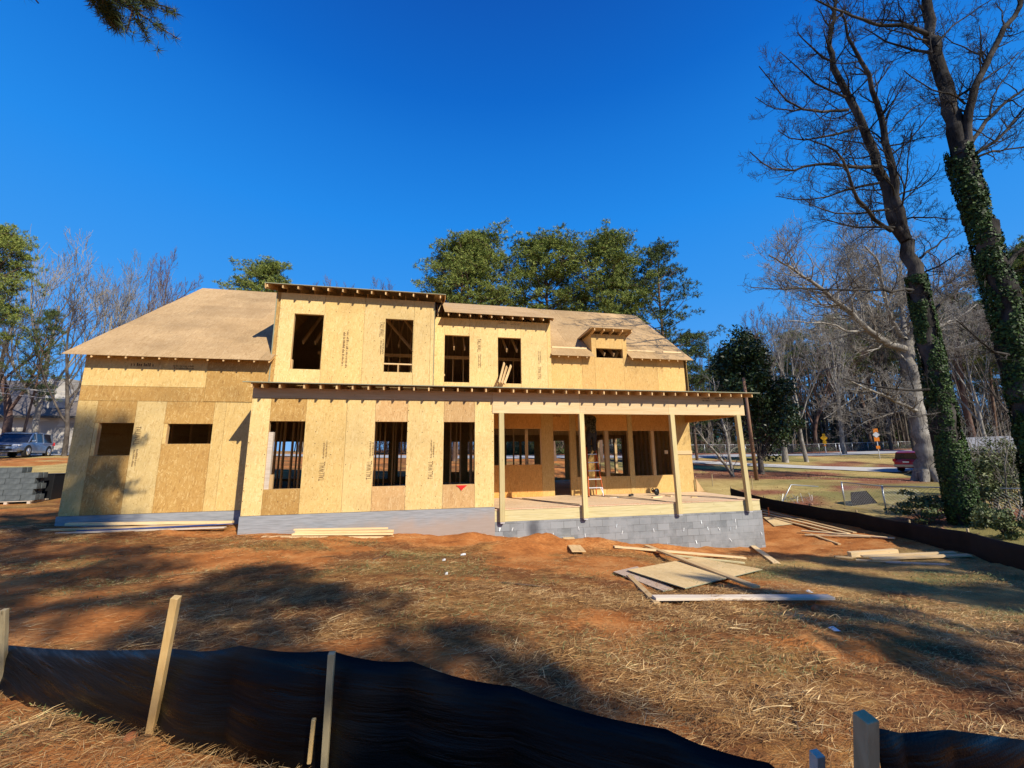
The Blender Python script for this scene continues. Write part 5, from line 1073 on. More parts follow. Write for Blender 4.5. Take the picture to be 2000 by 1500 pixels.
def pine(seed, H_=20.0, crown0=0.45, rad=3.4, nb=44, tuft=0.42, per=16, wid=0.028, mat='needles', sub=8, spread=0.9, pad=1.0):
    rs = np.random.RandomState(seed); acc = Acc(); n = 14; P = [np.array([0, 0, -0.4])]; d = np.array([0, 0, 1.0])
    for i in range(n): d = unit(d + np.append(rs.normal(0, 0.025, 2), 0.1)); P.append(P[-1] + d * (H_ + 0.4) / n)
    P = np.array(P); rr = 0.012 * H_ * (1 - 0.82 * np.linspace(0, 1, n + 1)); acc.tube(P, rr, 10); cent = []
    for b in range(nb):
        f = (b + rs.rand()) / nb; t = crown0 + (0.99 - crown0) * f; i = t * n; a = int(i); q = P[a] + (P[min(a + 1, n)] - P[a]) * (i - a)
        prof = (max(0.04, 1 - f ** 2.2) ** 0.5) * (0.75 + 0.25 * min(1, f * 4)); L = rad * prof * rs.uniform(0.7, 1.08); az_ = b * 2.4 + rs.normal(0, 0.4)
        d = unit(np.array([np.cos(az_), np.sin(az_), 0.15 + 0.7 * f + rs.normal(0, 0.12)])); pts = [q]
        for k in range(5): d = unit(d + rs.normal(0, 0.14, 3) + np.array([0, 0, 0.06])); pts.append(pts[-1] + d * L / 5)
        pts = np.array(pts); acc.tube(pts, np.linspace(0.05 * L / rad + 0.02, 0.012, 6), 5)
        for k in range(sub):                      # flattened pads of needles towards the end of the bough
            tt = 0.45 + 0.55 * (k + rs.rand()) / sub; i2 = tt * 5; a2 = min(int(i2), 4); q2 = pts[a2] + (pts[a2 + 1] - pts[a2]) * (i2 - a2)
            o_ = rs.normal(0, 1, 3) * np.array([1, 1, 0.3]) * (0.25 + 0.14 * L) * spread; pc_ = q2 + o_ + [0, 0, 0.12]; acc.tube(np.array([q2, q2 + o_ * 0.6 + [0, 0, 0.03], pc_]), [0.016, 0.012, 0.008], 3)
            for m_ in range(13): u_ = unit(rs.normal(0, 1, 3)) * rs.rand() ** 0.4; cent.append(pc_ + u_ * np.array([0.58, 0.58, 0.30]) * pad)
        cent.append(pts[-1])
    C = np.array(cent); V, F = tufts(C, per, tuft, wid, rs); return acc, V, F
PINES = {}; PTOP = {}
def pine_proto(key, **k):
    acc, V, F = pine(**k); mt = k.get('mat', 'needles')
    PTOP[key] = float(V[:, 2].max()); tm = acc.mesh('trunk', M['bark_pine']); cm_ = npmesh('crown', V, F, M[mt]); PINES[key] = (tm.data, cm_.data)
    bpy.data.objects.remove(tm); bpy.data.objects.remove(cm_)
pine_proto('a', seed=3, H_=21, crown0=0.60, rad=4.5, nb=50, sub=9, per=10, tuft=0.27, wid=0.026)
pine_proto('b', seed=8, H_=21, crown0=0.54, rad=5.2, nb=56, sub=9, per=10, tuft=0.27, wid=0.026)
pine_proto('c', seed=15, H_=20, crown0=0.36, rad=4.2, nb=40, sub=6, per=10, tuft=0.27, wid=0.026, mat='needles_dark')
pine_proto('s', seed=21, H_=15, crown0=0.25, rad=4.0, nb=40, sub=7, per=10, tuft=0.27, wid=0.026, mat='needles_dark')
pine_proto('v', seed=5, H_=21, crown0=0.50, rad=3.6, nb=30, sub=4, per=9)
def put_pine(key, x, y, H_, label, group, rz=0.0, wide=1.0, z=None):
    base = PTOP[key]; s_ = H_ / base
    T = thing('pine_tree', label, 'pine tree', (x, y, gz(x, y) if z is None else z), rz, group); T.scale = (s_ * wide, s_ * wide, s_)
    for nm, me in zip(('trunk', 'crown'), PINES[key]): o = bpy.data.objects.new(nm, me); COL.objects.link(o); o.parent = T
    return T
def px_pine(key, px, ytop, Y, label, group, rz=0.0, wide=1.0):
    p = at(px, ytop, Y); g = gz(p.x, Y); q = at(px, ytop + 60, Y); put_pine(key, p.x, Y, p.z - g, label, group, rz, wide)
GP = 'pines behind the house'
px_pine('a', 893, 468, 39, 'yellowish green pine behind the house, first from the left of the roof group', GP, 0.3, 1.12)
px_pine('b', 962, 456, 41, 'round-topped pine behind the house just right of the tall dormer', GP, 1.4, 1.05)
px_pine('a', 1068, 444, 40, 'tallest pine behind the middle of the roof', GP, 2.6, 1.2)
px_pine('b', 1150, 452, 38, 'broad pine behind the house right of the tallest one', GP, 4.0, 1.12)
px_pine('b', 1198, 512, 36, 'lower leaning pine crown in front of the broad one above the roof', GP, 5.2, 0.72)
px_pine('c', 1272, 478, 36, 'sparse dark pine rising over the right end of the ridge', GP, 0.9, 0.95)
px_pine('a', 515, 500, 46, 'lone pine showing over the ridge left of the tall dormer', GP, 2.0, 1.1)
px_pine('s', 1338, 640, 42, 'low dark pine beyond the right gable of the house', GP, 2.0, 1.0)
GL = 'pines at the left edge'
px_pine('b', 20, 428, 30, 'large dark pine cut by the left edge of the picture', GL, 0.5, 0.75)
px_pine('c', -45, 560, 27, 'pine with low boughs at the far left edge', GL, 1.5, 0.9)
px_pine('c', 95, 600, 42, 'thin pine with drooping boughs between the bare trees at the left', GL, 2.2, 0.7)
GR = 'pines beyond the road at the right'
for k, (x_, yt, Y, ky, wd) in enumerate([(1395,690,58,'s',1.2),(1470,650,60,'b',0.9),(1545,640,64,'a',0.9),(1600,615,60,'b',0.9),(1655,630,66,'a',1.0),(1718,590,58,'b',0.95),(1765,560,54,'c',1.0),(1840,570,56,'a',1.0),(1888,590,50,'b',0.9),(1935,500,40,'c',1.0),(1985,470,36,'b',0.9),(2060,440,34,'b',0.9)]):
    px_pine(ky, x_, yt, Y, ['dark bushy pine nearest the house in the row past the road','second pine from the left past the road','third pine from the left past the road','fourth pine from the left past the road','fifth pine from the left past the road','sixth pine from the left, above the oak fork','dark pine straight behind the oak trunk','pine just right of the leaning ivy tree','pine above the outbuilding roof','tall dark pine between the two ivy trees','tallest pine at the right edge behind the ivy','pine mostly past the right edge of the picture'][k], GR, k * 1.1, wd)

for k, (x_, yt, Y, ky) in enumerate([(1430,700,75,'b'),(1508,690,78,'s'),(1572,668,80,'c'),(1628,670,78,'b'),(1690,650,80,'a'),(1745,640,82,'c'),(1800,620,80,'b'),(1865,630,76,'c'),(1915,600,70,'b'),(1960,590,66,'s')]):
    px_pine(ky, x_, yt, Y, '%s pine of the back row of pines deep in the woods' % ['leftmost','second','third','fourth','fifth','sixth','seventh','eighth','ninth','rightmost'][k], 'pines deep in the woods', k * 1.7, 1.15)
# --- bare trees seen whole in the distance
BARE = {}
def bare_proto(key, seed, H_=16, lvl=4, kids=(9, 6, 5, 4), r=0.26, rmin=0.016, mat='bark_grey', up=0.14, ang=(25, 55), ratio=0.5):
    rs = np.random.RandomState(seed); acc = Acc(); grow(acc, np.array([0, 0, -0.3]), np.array([0, 0, 1.0]), H_ * 0.8, r, 0, lvl, rs, up, 0.07, kids, ang, rmin, ratio)
    o = acc.mesh('trunk', M[mat]); BARE[key] = (o.data, float(np.concatenate(acc.V)[:, 2].max()) * 0.97); bpy.data.objects.remove(o)
bare_proto('a', 31, mat='bark_grey'); bare_proto('b', 44, kids=(7, 6, 5, 4), mat='bark_pale', ang=(18, 42), ratio=0.62); bare_proto('c', 57, mat='bark_twig', kids=(10, 6, 5, 5), ang=(20, 48), rmin=0.014)
def px_bare(key, px, ytop, Y, label, group, rz=0.0, wide=1.0):
    p = at(px, ytop, Y); g = gz(p.x, Y); me, hh = BARE[key]; s_ = (p.z - g) / hh; T = thing('bare_tree', label, 'bare tree', (p.x, Y, g), rz, group); T.scale = (s_ * wide, s_ * wide, s_)
    o = bpy.data.objects.new('branches', me); COL.objects.link(o); o.parent = T; return T
GB = 'bare trees at the left'
px_bare('c', 92, 470, 43, 'tall bare tree with reddish twigs, leftmost of the bare ones', GB, 0.4, 1.0)
px_bare('b', 150, 462, 47, 'tall bare tree with pale trunk left of the gable', GB, 1.3, 0.9)
px_bare('b', 232, 486, 50, 'bare pale tree rising behind the left roof slope', GB, 2.5, 0.85)
px_bare('c', 285, 495, 55, 'reddish bare treetop over the left roof slope', GB, 3.3, 0.7)
px_bare('b', 330, 535, 58, 'small bare treetop just above the left roof edge', GB, 4.3, 0.8)
px_bare('a', 30, 560, 40, 'bare tree in front of the pale stone house at the left', GB, 5.3, 0.9)
px_bare('a', 185, 560, 38, 'lower bare tree close against the left gable', GB, 0.9, 0.8)
px_bare('c', 700, 560, 62, 'faint reddish treetop just over the tall dormer roof', GB, 0.9, 0.8)
px_bare('c', 790, 545, 62, 'faint bare treetop right of the tall dormer roof', GB, 0.2, 0.8)
GC = 'bare trees beyond the lawn at the right'
for k, (ky, x_, yt, Y, wd) in enumerate([('b',1533,590,38,0.9),('b',1600,560,48,0.9),('a',1490,600,52,0.9),('c',1425,610,60,0.9),('a',1735,600,42,0.8),('c',1650,560,58,0.9),('b',1865,560,36,0.7),('a',1930,560,33,0.8),('c',1830,520,44,0.9),('c',1975,540,30,0.8),('c',1560,640,56,1.0),('a',1700,640,54,1.0),('a',2010,620,24,0.8)]):
    px_bare(ky, x_, yt, Y, ['bare tree with several pale stems left of the yellow sign','tall pale bare tree beyond the road right of the yellow sign','grey bare tree beyond the road behind the magnolia','reddish bare treetop beyond the road nearest the house','bare tree on the verge beside the white framed sign','reddish bare tree beyond the road left of the oak','pale bare tree right of the leaning ivy trunk','grey bare tree between the two ivy trunks','reddish bare tree high behind the oak crown','reddish bare tree at the right edge','low reddish bare tree past the round sign','low grey bare tree straight behind the warning signs','bare sapling at the right edge behind the bushes'][k], GC, k * 0.9, wd)

# --- the large oak and the two ivy-clad trees, their limbs following the real ones
def Z(Y, pts, dz=None):
    n = len(pts); return [at(a, b, Y + (dz[i] if dz else 0)) for i, (a, b) in enumerate(pts)]
def depth(n, d): return [d * (i / max(1, n - 1)) for i in range(n)]
rs = np.random.RandomState(5)
def zl1(x, y): return (1440 + x / 3.261, y / 3.261)
def zl2(x, y): return (1380 + x * .31, 440 + y * .31)
# middle ivy tree (near, thin crown over the yard)
Y2 = 10.6; a2 = Acc()
b2 = at(1893, 1035, Y2); T2 = thing('ivy_tree', 'ivy-covered tree with forked bare crown leaning towards the house, left of two', 'ivy tree', tuple(b2), 0, 'ivy-covered trees beyond the silt fence')
tr2 = [(1898,1055),(1884,1000),(1870,945),(1850,850),(1828,745),(1806,630),(1788,540),(1770,470)]
limb(a2, Z(Y2, tr2), 0.40, 0.20, rs, 0, 2, 1.0, k=14)
def L2(pts, r0, r1, kids, L, dd=0.0, mx=3): limb(a2, Z(Y2, [zl1(*p) for p in pts], depth(len(pts), dd)), r0, r1, rs, int(kids*1.2), mx, L, rmin=0.005, ksub=(7, 6, 5))
L2([(1076,1530),(1020,1450),(975,1340),(940,1200),(905,1080),(870,960),(800,800),(720,650),(650,500),(600,390),(590,300),(600,150),(625,20),(630,-80)], 0.19, 0.05, 26, 1.9, 0.6)
L2([(1076,1530),(1040,1400),(1000,1200),(960,1000),(930,800),(900,650),(850,540),(815,470),(740,330),(690,200),(670,60)], 0.16, 0.03, 22, 1.8, -0.8)
L2([(885,1060),(740,1070),(560,1040),(420,1060),(280,1100),(150,1050),(80,960)], 0.07, 0.015, 14, 1.3, -0.8)
L2([(765,815),(640,855),(500,890),(330,890),(260,830)], 0.05, 0.012, 12, 1.1, 0.9)
L2([(705,700),(540,715),(400,690),(300,640),(230,550),(140,420)], 0.055, 0.012, 13, 1.1, -1.2); L2([(400,690),(350,715),(230,690),(110,620)], 0.03, 0.01, 7, 0.8, -0.5)
L2([(690,620),(500,545),(380,420),(270,330)], 0.045, 0.012, 11, 1.0, 0.6); L2([(605,390),(500,340),(430,270),(380,200)], 0.045, 0.012, 9, 0.9, -0.4)
L2([(980,1470),(890,1420),(800,1310),(720,1200),(700,1090),(680,985),(560,920),(430,880)], 0.075, 0.015, 14, 1.2, -1.5)
L2([(680,985),(720,900),(750,800)], 0.03, 0.012, 6, 0.8, 0.3)
L2([(905,1165),(700,1200),(560,1270),(400,1290),(250,1250)], 0.05, 0.012, 11, 1.1, 1.2)
L2([(960,1335),(800,1350),(650,1365),(500,1320),(400,1250)], 0.045, 0.012, 11, 1.1, -0.7); L2([(1000,1450),(870,1440),(740,1460),(600,1400),(480,1390)], 0.05, 0.012, 11, 1.1, 1.0)
L2([(915,900),(1100,700),(1250,600)], 0.03, 0.01, 7, 0.9, 0.5); L2([(960,930),(1120,900),(1320,850)], 0.03, 0.01, 7, 0.9, -0.5)
L2([(1060,1400),(1120,1380),(1240,1380),(1400,1400)], 0.035, 0.012, 8, 1.0, -1.0); L2([(1050,1440),(1060,1200),(1100,900),(1130,780)], 0.035, 0.01, 9, 0.9, 0.7)
def L2b(pts, r0, r1, kids, L, dd=0.0): limb(a2, Z(Y2, [zl2(*p) for p in pts], depth(len(pts), dd)), r0, r1, rs, kids, 3, L, rmin=0.0055, ksub=(5, 4, 4))
L2b([(1300,408),(1100,408),(900,410),(560,395),(390,410),(280,395)], 0.05, 0.013, 16, 1.1, -0.8); L2b([(1400,1035),(1080,1015),(940,1000),(860,960)], 0.055, 0.02, 8, 1.0, 0.7)
L2b([(1310,220),(1450,130),(1560,20)], 0.05, 0.015, 8, 1.1, 0.9); L2b([(1330,320),(1480,240),(1640,150)], 0.04, 0.012, 7, 1.0, -0.7)
L2b([(1400,560),(1560,420),(1690,330)], 0.045, 0.012, 8, 1.0, 0.6); L2b([(1500,1180),(1400,1190),(1260,1210)], 0.03, 0.012, 6, 0.8, -0.8)
a2.mesh('trunk', M['bark_dark'], T2, b2)
# right-hand ivy tree
Y1 = 9.3; a1 = Acc(); b1 = at(2075, 1110, Y1); b1.z = gz(b1.x, b1.y); T1 = thing('ivy_tree', 'taller ivy-covered tree at the right edge with thick bare forks above', 'ivy tree', tuple(b1), 0, 'ivy-covered trees beyond the silt fence')
tr1 = [(2062,1080),(2040,960),(2018,850),(1992,720),(1962,600),(1930,490),(1905,410),(1885,345),(1872,290)]
limb(a1, Z(Y1, tr1), 0.36, 0.27, rs, 0, 2, 1.0, k=14)
def L1(pts, r0, r1, kids, L, dd=0.0): limb(a1, Z(Y1, [zl1(*p) for p in pts], depth(len(pts), dd)), r0, r1, rs, int(kids*1.3), 3, L, rmin=0.005, ksub=(6, 6, 4))
L1([(1425,1000),(1400,900),(1370,760),(1340,620),(1300,470),(1260,320),(1235,200),(1215,60),(1195,-60),(1180,-200)], 0.25, 0.13, 20, 1.5, 0.5)
L1([(1440,1010),(1460,900),(1455,760),(1470,640),(1530,500),(1620,360),(1700,190),(1800,50),(1860,-60)], 0.14, 0.07, 16, 1.5, -0.9)
L1([(1475,940),(1520,850),(1600,760),(1700,660),(1840,560),(1980,470)], 0.08, 0.03, 12, 1.4, 0.8); L1([(1480,1010),(1620,910),(1720,840),(1780,740),(1850,670)], 0.07, 0.03, 11, 1.3, -0.6)
L1([(1490,1015),(1600,970),(1700,950),(1850,930)], 0.05, 0.02, 8, 1.1, 0.5); L1([(1215,220),(1100,165),(850,160),(700,85),(600,40),(480,-10)], 0.075, 0.02, 15, 1.2, -1.0)
L1([(1100,165),(980,125),(800,120)], 0.04, 0.012, 8, 0.9, 0.4); L1([(1240,335),(1140,320),(1040,300),(900,240),(800,180)], 0.05, 0.015, 11, 1.1, 0.9); L1([(1210,260),(1100,220),(960,190),(900,140)], 0.035, 0.012, 7, 0.9, -0.4)
L1([(1450,660),(1380,600),(1280,590),(1150,520),(1060,450)], 0.035, 0.012, 10, 1.0, -0.8); L1([(1570,390),(1550,260),(1540,160)], 0.035, 0.014, 7, 1.0, 0.4); L1([(1560,355),(1400,290),(1270,210)], 0.03, 0.01, 7, 0.9, 0.6)
L1([(1395,620),(1560,520),(1700,430),(1800,330)], 0.045, 0.015, 9, 1.1, -0.7); L1([(1610,740),(1610,660),(1700,500),(1826,320)], 0.03, 0.012, 8, 1.0, 0.6); L1([(1270,290),(1360,170),(1500,80),(1700,-60)], 0.035, 0.012, 9, 1.1, -0.4)
limb(a1, Z(Y1, [(1952,560),(1975,500),(2040,470)]), 0.09, 0.05, rs, 5, 3, 1.2); limb(a1, Z(Y1, [(1990,700),(1940,690),(1870,625)]), 0.05, 0.015, rs, 8, 3, 1.2)
a1.mesh('trunk', M['bark_dark'], T1, b1)
def ivy(T, base, pts, Y, r0, r1, n, seed, t0=0.0, sz=0.055, bush=1.0):
    rs_ = np.random.RandomState(seed); P = np.array([tuple(p) for p in Z(Y, pts)]); s_ = np.concatenate([[0], np.cumsum(np.linalg.norm(np.diff(P, axis=0), axis=1))]); tot = s_[-1]
    t = (t0 + (1 - t0) * rs_.rand(n)) * tot; Q = np.stack([np.interp(t, s_, P[:, j]) for j in range(3)], -1); az_ = rs_.rand(n) * 2 * np.pi
    lump = 0.5 + fbm(t * 1.6, az_ * 1.3, seed, 3) * 1.6; keep = lump > 0.30; r_ = (r0 + (r1 - r0) * t / tot) * 1.05 + np.clip(lump, 0, 1.2) * 0.17 * bush * rs_.uniform(0.3, 1.2, n) + 0.01
    Nn = np.stack([np.cos(az_), np.sin(az_), np.full(n, 0.15)], -1); C = Q + np.stack([np.cos(az_), np.sin(az_), np.zeros(n)], -1) * r_[:, None]
    V, F = quads(C[keep], Nn[keep], sz, rs_, 0.8, 0.45); o = npmesh('ivy', V - np.array(base), F, M['ivy'], T)
    a = Acc()
    for k in range(int(26 * bush)):
        i = rs_.randint(n); q = C[i]; o_ = unit(Nn[i] + rs_.normal(0, 0.4, 3)); L = rs_.uniform(0.2, 0.6); a.tube(np.array([q, q + o_ * L * 0.6 + [0, 0, -0.05], q + o_ * L + [0, 0, -0.28]]), [0.012, 0.009, 0.006], 4)
    a.mesh('vine', M['bark_grey'], T, base)
ivy(T1, b1, tr1, Y1, 0.36, 0.27, 26000, 61, 0.0, 0.046, 0.75); ivy(T2, b2, tr2[:7], Y2, 0.40, 0.24, 24000, 62, 0.03, 0.036, 0.38)
# the big pale oak behind
Y3 = 22.0; a3 = Acc(); b3 = at(1815, 948, Y3); T3 = thing('oak_tree', 'huge pale-barked bare oak with a wide spreading crown beside the driveway', 'oak tree', tuple(b3))
limb(a3, Z(Y3, [(1818,955),(1812,915),(1802,870),(1792,800),(1780,730),(1768,665)]), 0.60, 0.34, rs, 0, 2, 1, k=16)
for k in range(6):
    az_ = k * 1.05 + 0.3; a3.tube(np.array([np.array(b3) + [np.cos(az_) * 1.25, np.sin(az_) * 1.25, -0.12], np.array(b3) + [np.cos(az_) * 0.75, np.sin(az_) * 0.75, 0.12], np.array(b3) + [np.cos(az_) * 0.35, np.sin(az_) * 0.35, 1.0]]), [0.12, 0.24, 0.34], 8)
def L3(pts, r0, r1, kids, L, dd=0.0): limb(a3, Z(Y3, [zl2(*p) for p in pts], depth(len(pts), dd)), r0*0.72, r1*0.8, rs, int(kids*2.3), 3, L*1.08, rmin=0.010, ksub=(7, 6, 4), up=0.12)
L3([(1255,780),(1120,740),(1000,640),(900,540),(840,500),(700,380),(560,290),(400,190)], 0.34, 0.05, 22, 3.0, -3)
L3([(1255,760),(1210,700),(1160,640),(1030,540),(950,430),(900,330),(890,230),(880,130)], 0.24, 0.05, 18, 2.8, 2)
L3([(1245,720),(1240,600),(1220,450),(1215,330),(1230,200),(1240,60)], 0.26, 0.05, 18, 2.8, 3); L3([(1230,700),(1150,580),(1120,450),(1100,330),(1080,220),(1000,130)], 0.22, 0.05, 16, 2.6, -2)
L3([(1100,540),(1000,400),(980,280),(940,180),(830,60)], 0.15, 0.04, 13, 2.4, 2); L3([(1270,740),(1330,600),(1400,450),(1560,330),(1650,240)], 0.22, 0.04, 16, 2.6, -3)
L3([(1275,760),(1430,640),(1580,590),(1700,500)], 0.2, 0.04, 14, 2.6, 4); L3([(1340,1180),(1240,1130),(1080,1060),(960,1010),(900,980)], 0.18, 0.05, 12, 2.0, -3)
L3([(960,1010),(930,1090),(850,1140),(740,1220)], 0.07, 0.02, 8, 1.6, -1); L3([(1330,1240),(1250,1150),(1150,1200),(1000,1230),(860,1340)], 0.09, 0.02, 10, 1.7, 2)
L3([(840,500),(750,440),(640,400),(480,390),(380,330)], 0.10, 0.03, 12, 2.2, 2); L3([(1255,800),(1050,670),(890,665),(780,620),(620,610),(520,600)], 0.14, 0.03, 13, 2.2, -2)
L3([(1260,860),(1130,720),(980,780),(850,880),(700,930)], 0.10, 0.03, 11, 2.0, 2); L3([(1290,900),(1450,800),(1650,760),(1800,700)], 0.13, 0.03, 12, 2.2, -3)
a3.mesh('trunk', M['bark_pale'], T3, b3)

# --- magnolia and small trees on the lawn
def bush(name, label, cat, loc, rx, ry, rz_, z0, n, size, mat, seed, group=None, trunk=None, bark_='bark_grey', cl=60, kind=None, aspect=0.5, lean=0.0):
    rs_ = np.random.RandomState(seed); T = thing(name, label, cat, loc, 0, group)
    cc_ = rs_.normal(0, 1, (cl, 3)); cc_ /= np.linalg.norm(cc_, axis=1)[:, None]; cc_ *= rs_.uniform(0.35, 0.95, (cl, 1)); cc_[:, 0] *= rx; cc_[:, 1] *= ry; cc_[:, 2] = cc_[:, 2] * rz_ + z0 + rz_; cc_[:, 0] += lean * (cc_[:, 2] - z0 - rz_) / rz_; cc_[:, :2] *= (1.15 - 0.45 * np.clip((cc_[:, 2:3] - z0) / (2 * rz_), 0, 1))
    idx = rs_.randint(cl, size=n); d_ = rs_.normal(0, 1, (n, 3)); d_ /= np.linalg.norm(d_, axis=1)[:, None]; C = cc_[idx] + d_ * (rs_.rand(n, 1) ** 0.4) * np.array([rx, ry, rz_ * 0.7]) * 0.30
    V, F = quads(C, d_, size, rs_, aspect, 0.7); npmesh('crown', V, F, M[mat], T); a = Acc()
    if trunk: a.tube(np.array([[0,0,-0.3],[0.05,0,z0*0.6],[0.0,0.05,z0+rz_*1.2]]), [trunk, trunk*0.8, trunk*0.3], 9)
    for q in cc_[::2]: a.tube(np.array([[0,0,max(z0*0.7,0.05)], q*0.55+[0,0,0.1], q]), [0.04 if trunk else 0.015, 0.02 if trunk else 0.008, 0.006], 4)
    a.mesh('trunk' if trunk else 'stems', M[bark_], T); return T
q = onground(1487, 926, y0=20); bush('magnolia_tree', 'dark evergreen magnolia with glossy leaves just right of the porch roof', 'magnolia tree', tuple(q), 3.1, 3.0, 5.4, 1.5, 17000, 0.15, 'magnolia', 71, trunk=0.26, cl=70, lean=-1.6)
q = onground(1534, 903, y0=26); bush('magnolia_tree', 'lower dark evergreen tree behind the magnolia with a pale trunk', 'magnolia tree', tuple(q), 2.6, 2.4, 2.6, 2.4, 7000, 0.17, 'magnolia', 72, trunk=0.36, bark_='bark_pale', cl=60)
q = onground(1432, 931, y0=18); T = thing('small_bare_tree', 'small two-stemmed bare tree leaning on the lawn behind the porch', 'bare tree', tuple(q)); a = Acc()
rs_ = np.random.RandomState(9)
for e_, L in ((at(1383, 868, q.y-0.5), 1.6), (at(1405, 800, q.y+0.5), 1.8)):
    P = [Vector(q), q.lerp(e_, 0.5) + Vector((0.1,0,0.1)), e_, e_ + (e_-q)*0.5]; limb(a, P, 0.12, 0.03, rs_, 10, 3, L, rmin=0.01, ksub=(4, 4, 3))
a.mesh('trunk', M['bark_pale'], T, q)
# bushes and saplings between the silt fence and the ivy trees
GSB = 'scrubby bushes beyond the silt fence'
for k, (px_, py_2, rx, h_, n, lab) in enumerate([(1800,1008,1.1,0.55,2600,'scrubby green bush at the chain-link fence left of the ivy tree'),(1930,1018,0.6,0.35,1200,'low scrub at the foot of the left ivy trunk'),(1942,1000,1.3,1.2,4200,'tangled evergreen scrub between the two ivy trunks'),(1990,985,1.2,1.5,4000,'tall tangled scrub at the right edge beside the ivy trunk'),(1925,960,1.6,1.3,3800,'olive scrub in front of the outbuilding'),(1965,1040,0.9,0.5,1800,'low scrub at the foot of the right-hand ivy tree')]):
    q = onground(px_, py_2 + 12, y0=8); bush('bush', lab, 'bush', tuple(q), rx, rx*0.8, h_, 0.0, n, 0.05, 'shrub', 90 + k, GSB, cl=26)
    a = Acc(); rs_ = np.random.RandomState(200 + k)
GSA = 'bare saplings beyond the silt fence'
for k, (px_, py_2, hh) in enumerate([(1915,1005,3.4),(1950,1010,3.0),(1985,1015,3.6),(1930,985,4.2),(1900,960,3.5),(1970,960,4.0)]):
    q = onground(px_, py_2, y0=8); T = thing('sapling', ['pale bare sapling close right of the left ivy trunk','pale bare sapling midway between the ivy trunks','pale bare sapling near the right picture edge','tallest bare sapling in the scrub','bare sapling in front of the outbuilding roof','bare sapling farthest back at the right edge'][k], 'sapling', tuple(q), 0, GSA); a = Acc(); rs_ = np.random.RandomState(300 + k)
    for s_ in range(4): grow(a, np.array([rs_.normal(0, .1), rs_.normal(0, .1), -0.05]), np.array([rs_.normal(0, .45), rs_.normal(0, .3), 1.0]), hh * rs_.uniform(0.6, 1), 0.028, 1, 3, rs_, 0.05, 0.13, (0, 6, 4, 3), (25, 60), 0.006)
    a.mesh('stems', M['bark_pale'], T)

# --- far woods: countless trunks, twigs and undergrowth, and evergreen scrub below
rs_ = np.random.RandomState(77); a = Acc()
def wood_at(n, fx_, fy_, h0, h1, r_):
    for i in range(n):
        x_, y_ = fx_(rs_), fy_(rs_)
        y_ = max(y_, 53 + 0.04*x_); z_ = float(gz(x_, y_)) if y_ < 130 else 1.2; hh = rs_.uniform(h0, h1); lean = rs_.normal(0, 0.05, 2)
        p = np.array([x_, y_, z_ - 0.3]); P = np.array([p, p + [lean[0]*hh*0.5, lean[1]*hh*0.5, hh*0.5], p + [lean[0]*hh, lean[1]*hh, hh]]); rr = rs_.uniform(0.5, 1.3) * r_
        a.tube(P, [rr, rr*0.75, rr*0.25], 5)
        for k in range(10):
            t = rs_.uniform(0.25, 0.98); q = P[0] + (P[2]-P[0])*t; d_ = unit(np.array([rs_.normal(), rs_.normal(), 0.9])); L = hh * 0.22 * (1.2 - t) * rs_.uniform(0.5, 1.3)
            a.tube(np.array([q, q + d_*L*0.5, q + d_*L + [0, 0, L*0.2]]), [rr*0.35, rr*0.22, 0.015], 3)
            for k2 in range(3): q2 = q + d_*L*rs_.uniform(0.3, 1); d2 = unit(d_ + rs_.normal(0, 0.6, 3)); a.tube(np.array([q2, q2 + d2*L*0.5]), [0.03, 0.012], 3)
wood_at(900, lambda r: r.uniform(15, 150), lambda r: 54 + abs(r.normal(0, 1)) * 22, 9, 19, 0.16)
wood_at(160, lambda r: r.uniform(-75, 15), lambda r: 62 + abs(r.normal(0, 1)) * 18, 7, 13, 0.15)
o = a.mesh('woods', M['bark_grey']); tag(o, 'dense leafless woods filling the background beyond the road', 'woods', kind='stuff')
n = 46000; X_ = rs_.uniform(10, 160, n); Yb = 52.5 + 0.04*X_; Y_ = Yb + rs_.rand(n)**1.5 * 40; cl = fbm(X_*0.12, Y_*0.12, 140) + 0.5; hgt = rs_.rand(n)**1.6 * (1.5 + 9.5*np.clip(cl*1.8-0.35, 0, 1)) * np.clip((Y_-Yb)/8, 0.12, 1)
C = np.stack([X_, Y_, ground(X_, Y_, False) + hgt], -1); V, F = tufts(C, 5, 0.5, 0.06, rs_, 0.5)
o = npmesh('undergrowth', V, F, M['needles_dark']); tag(o, 'dark evergreen undergrowth along the edge of the woods', 'undergrowth', kind='stuff')
n = 26000; X_ = rs_.uniform(-10, 160, n); Yb = 52.2 + 0.04*X_; Y_ = Yb + rs_.rand(n)**1.3 * 30; hgt = rs_.rand(n)**1.3 * (1.2 + 3.0*np.clip((Y_-Yb)/10, 0, 1))
C = np.stack([X_, Y_, ground(X_, Y_, False) + hgt], -1); V, F = tufts(C, 4, 0.8, 0.02, rs_, 0.9)
o = npmesh('brushwood', V, F, M['bark_twig']); tag(o, 'tangle of brown brush at the edge of the woods', 'brush', kind='stuff')

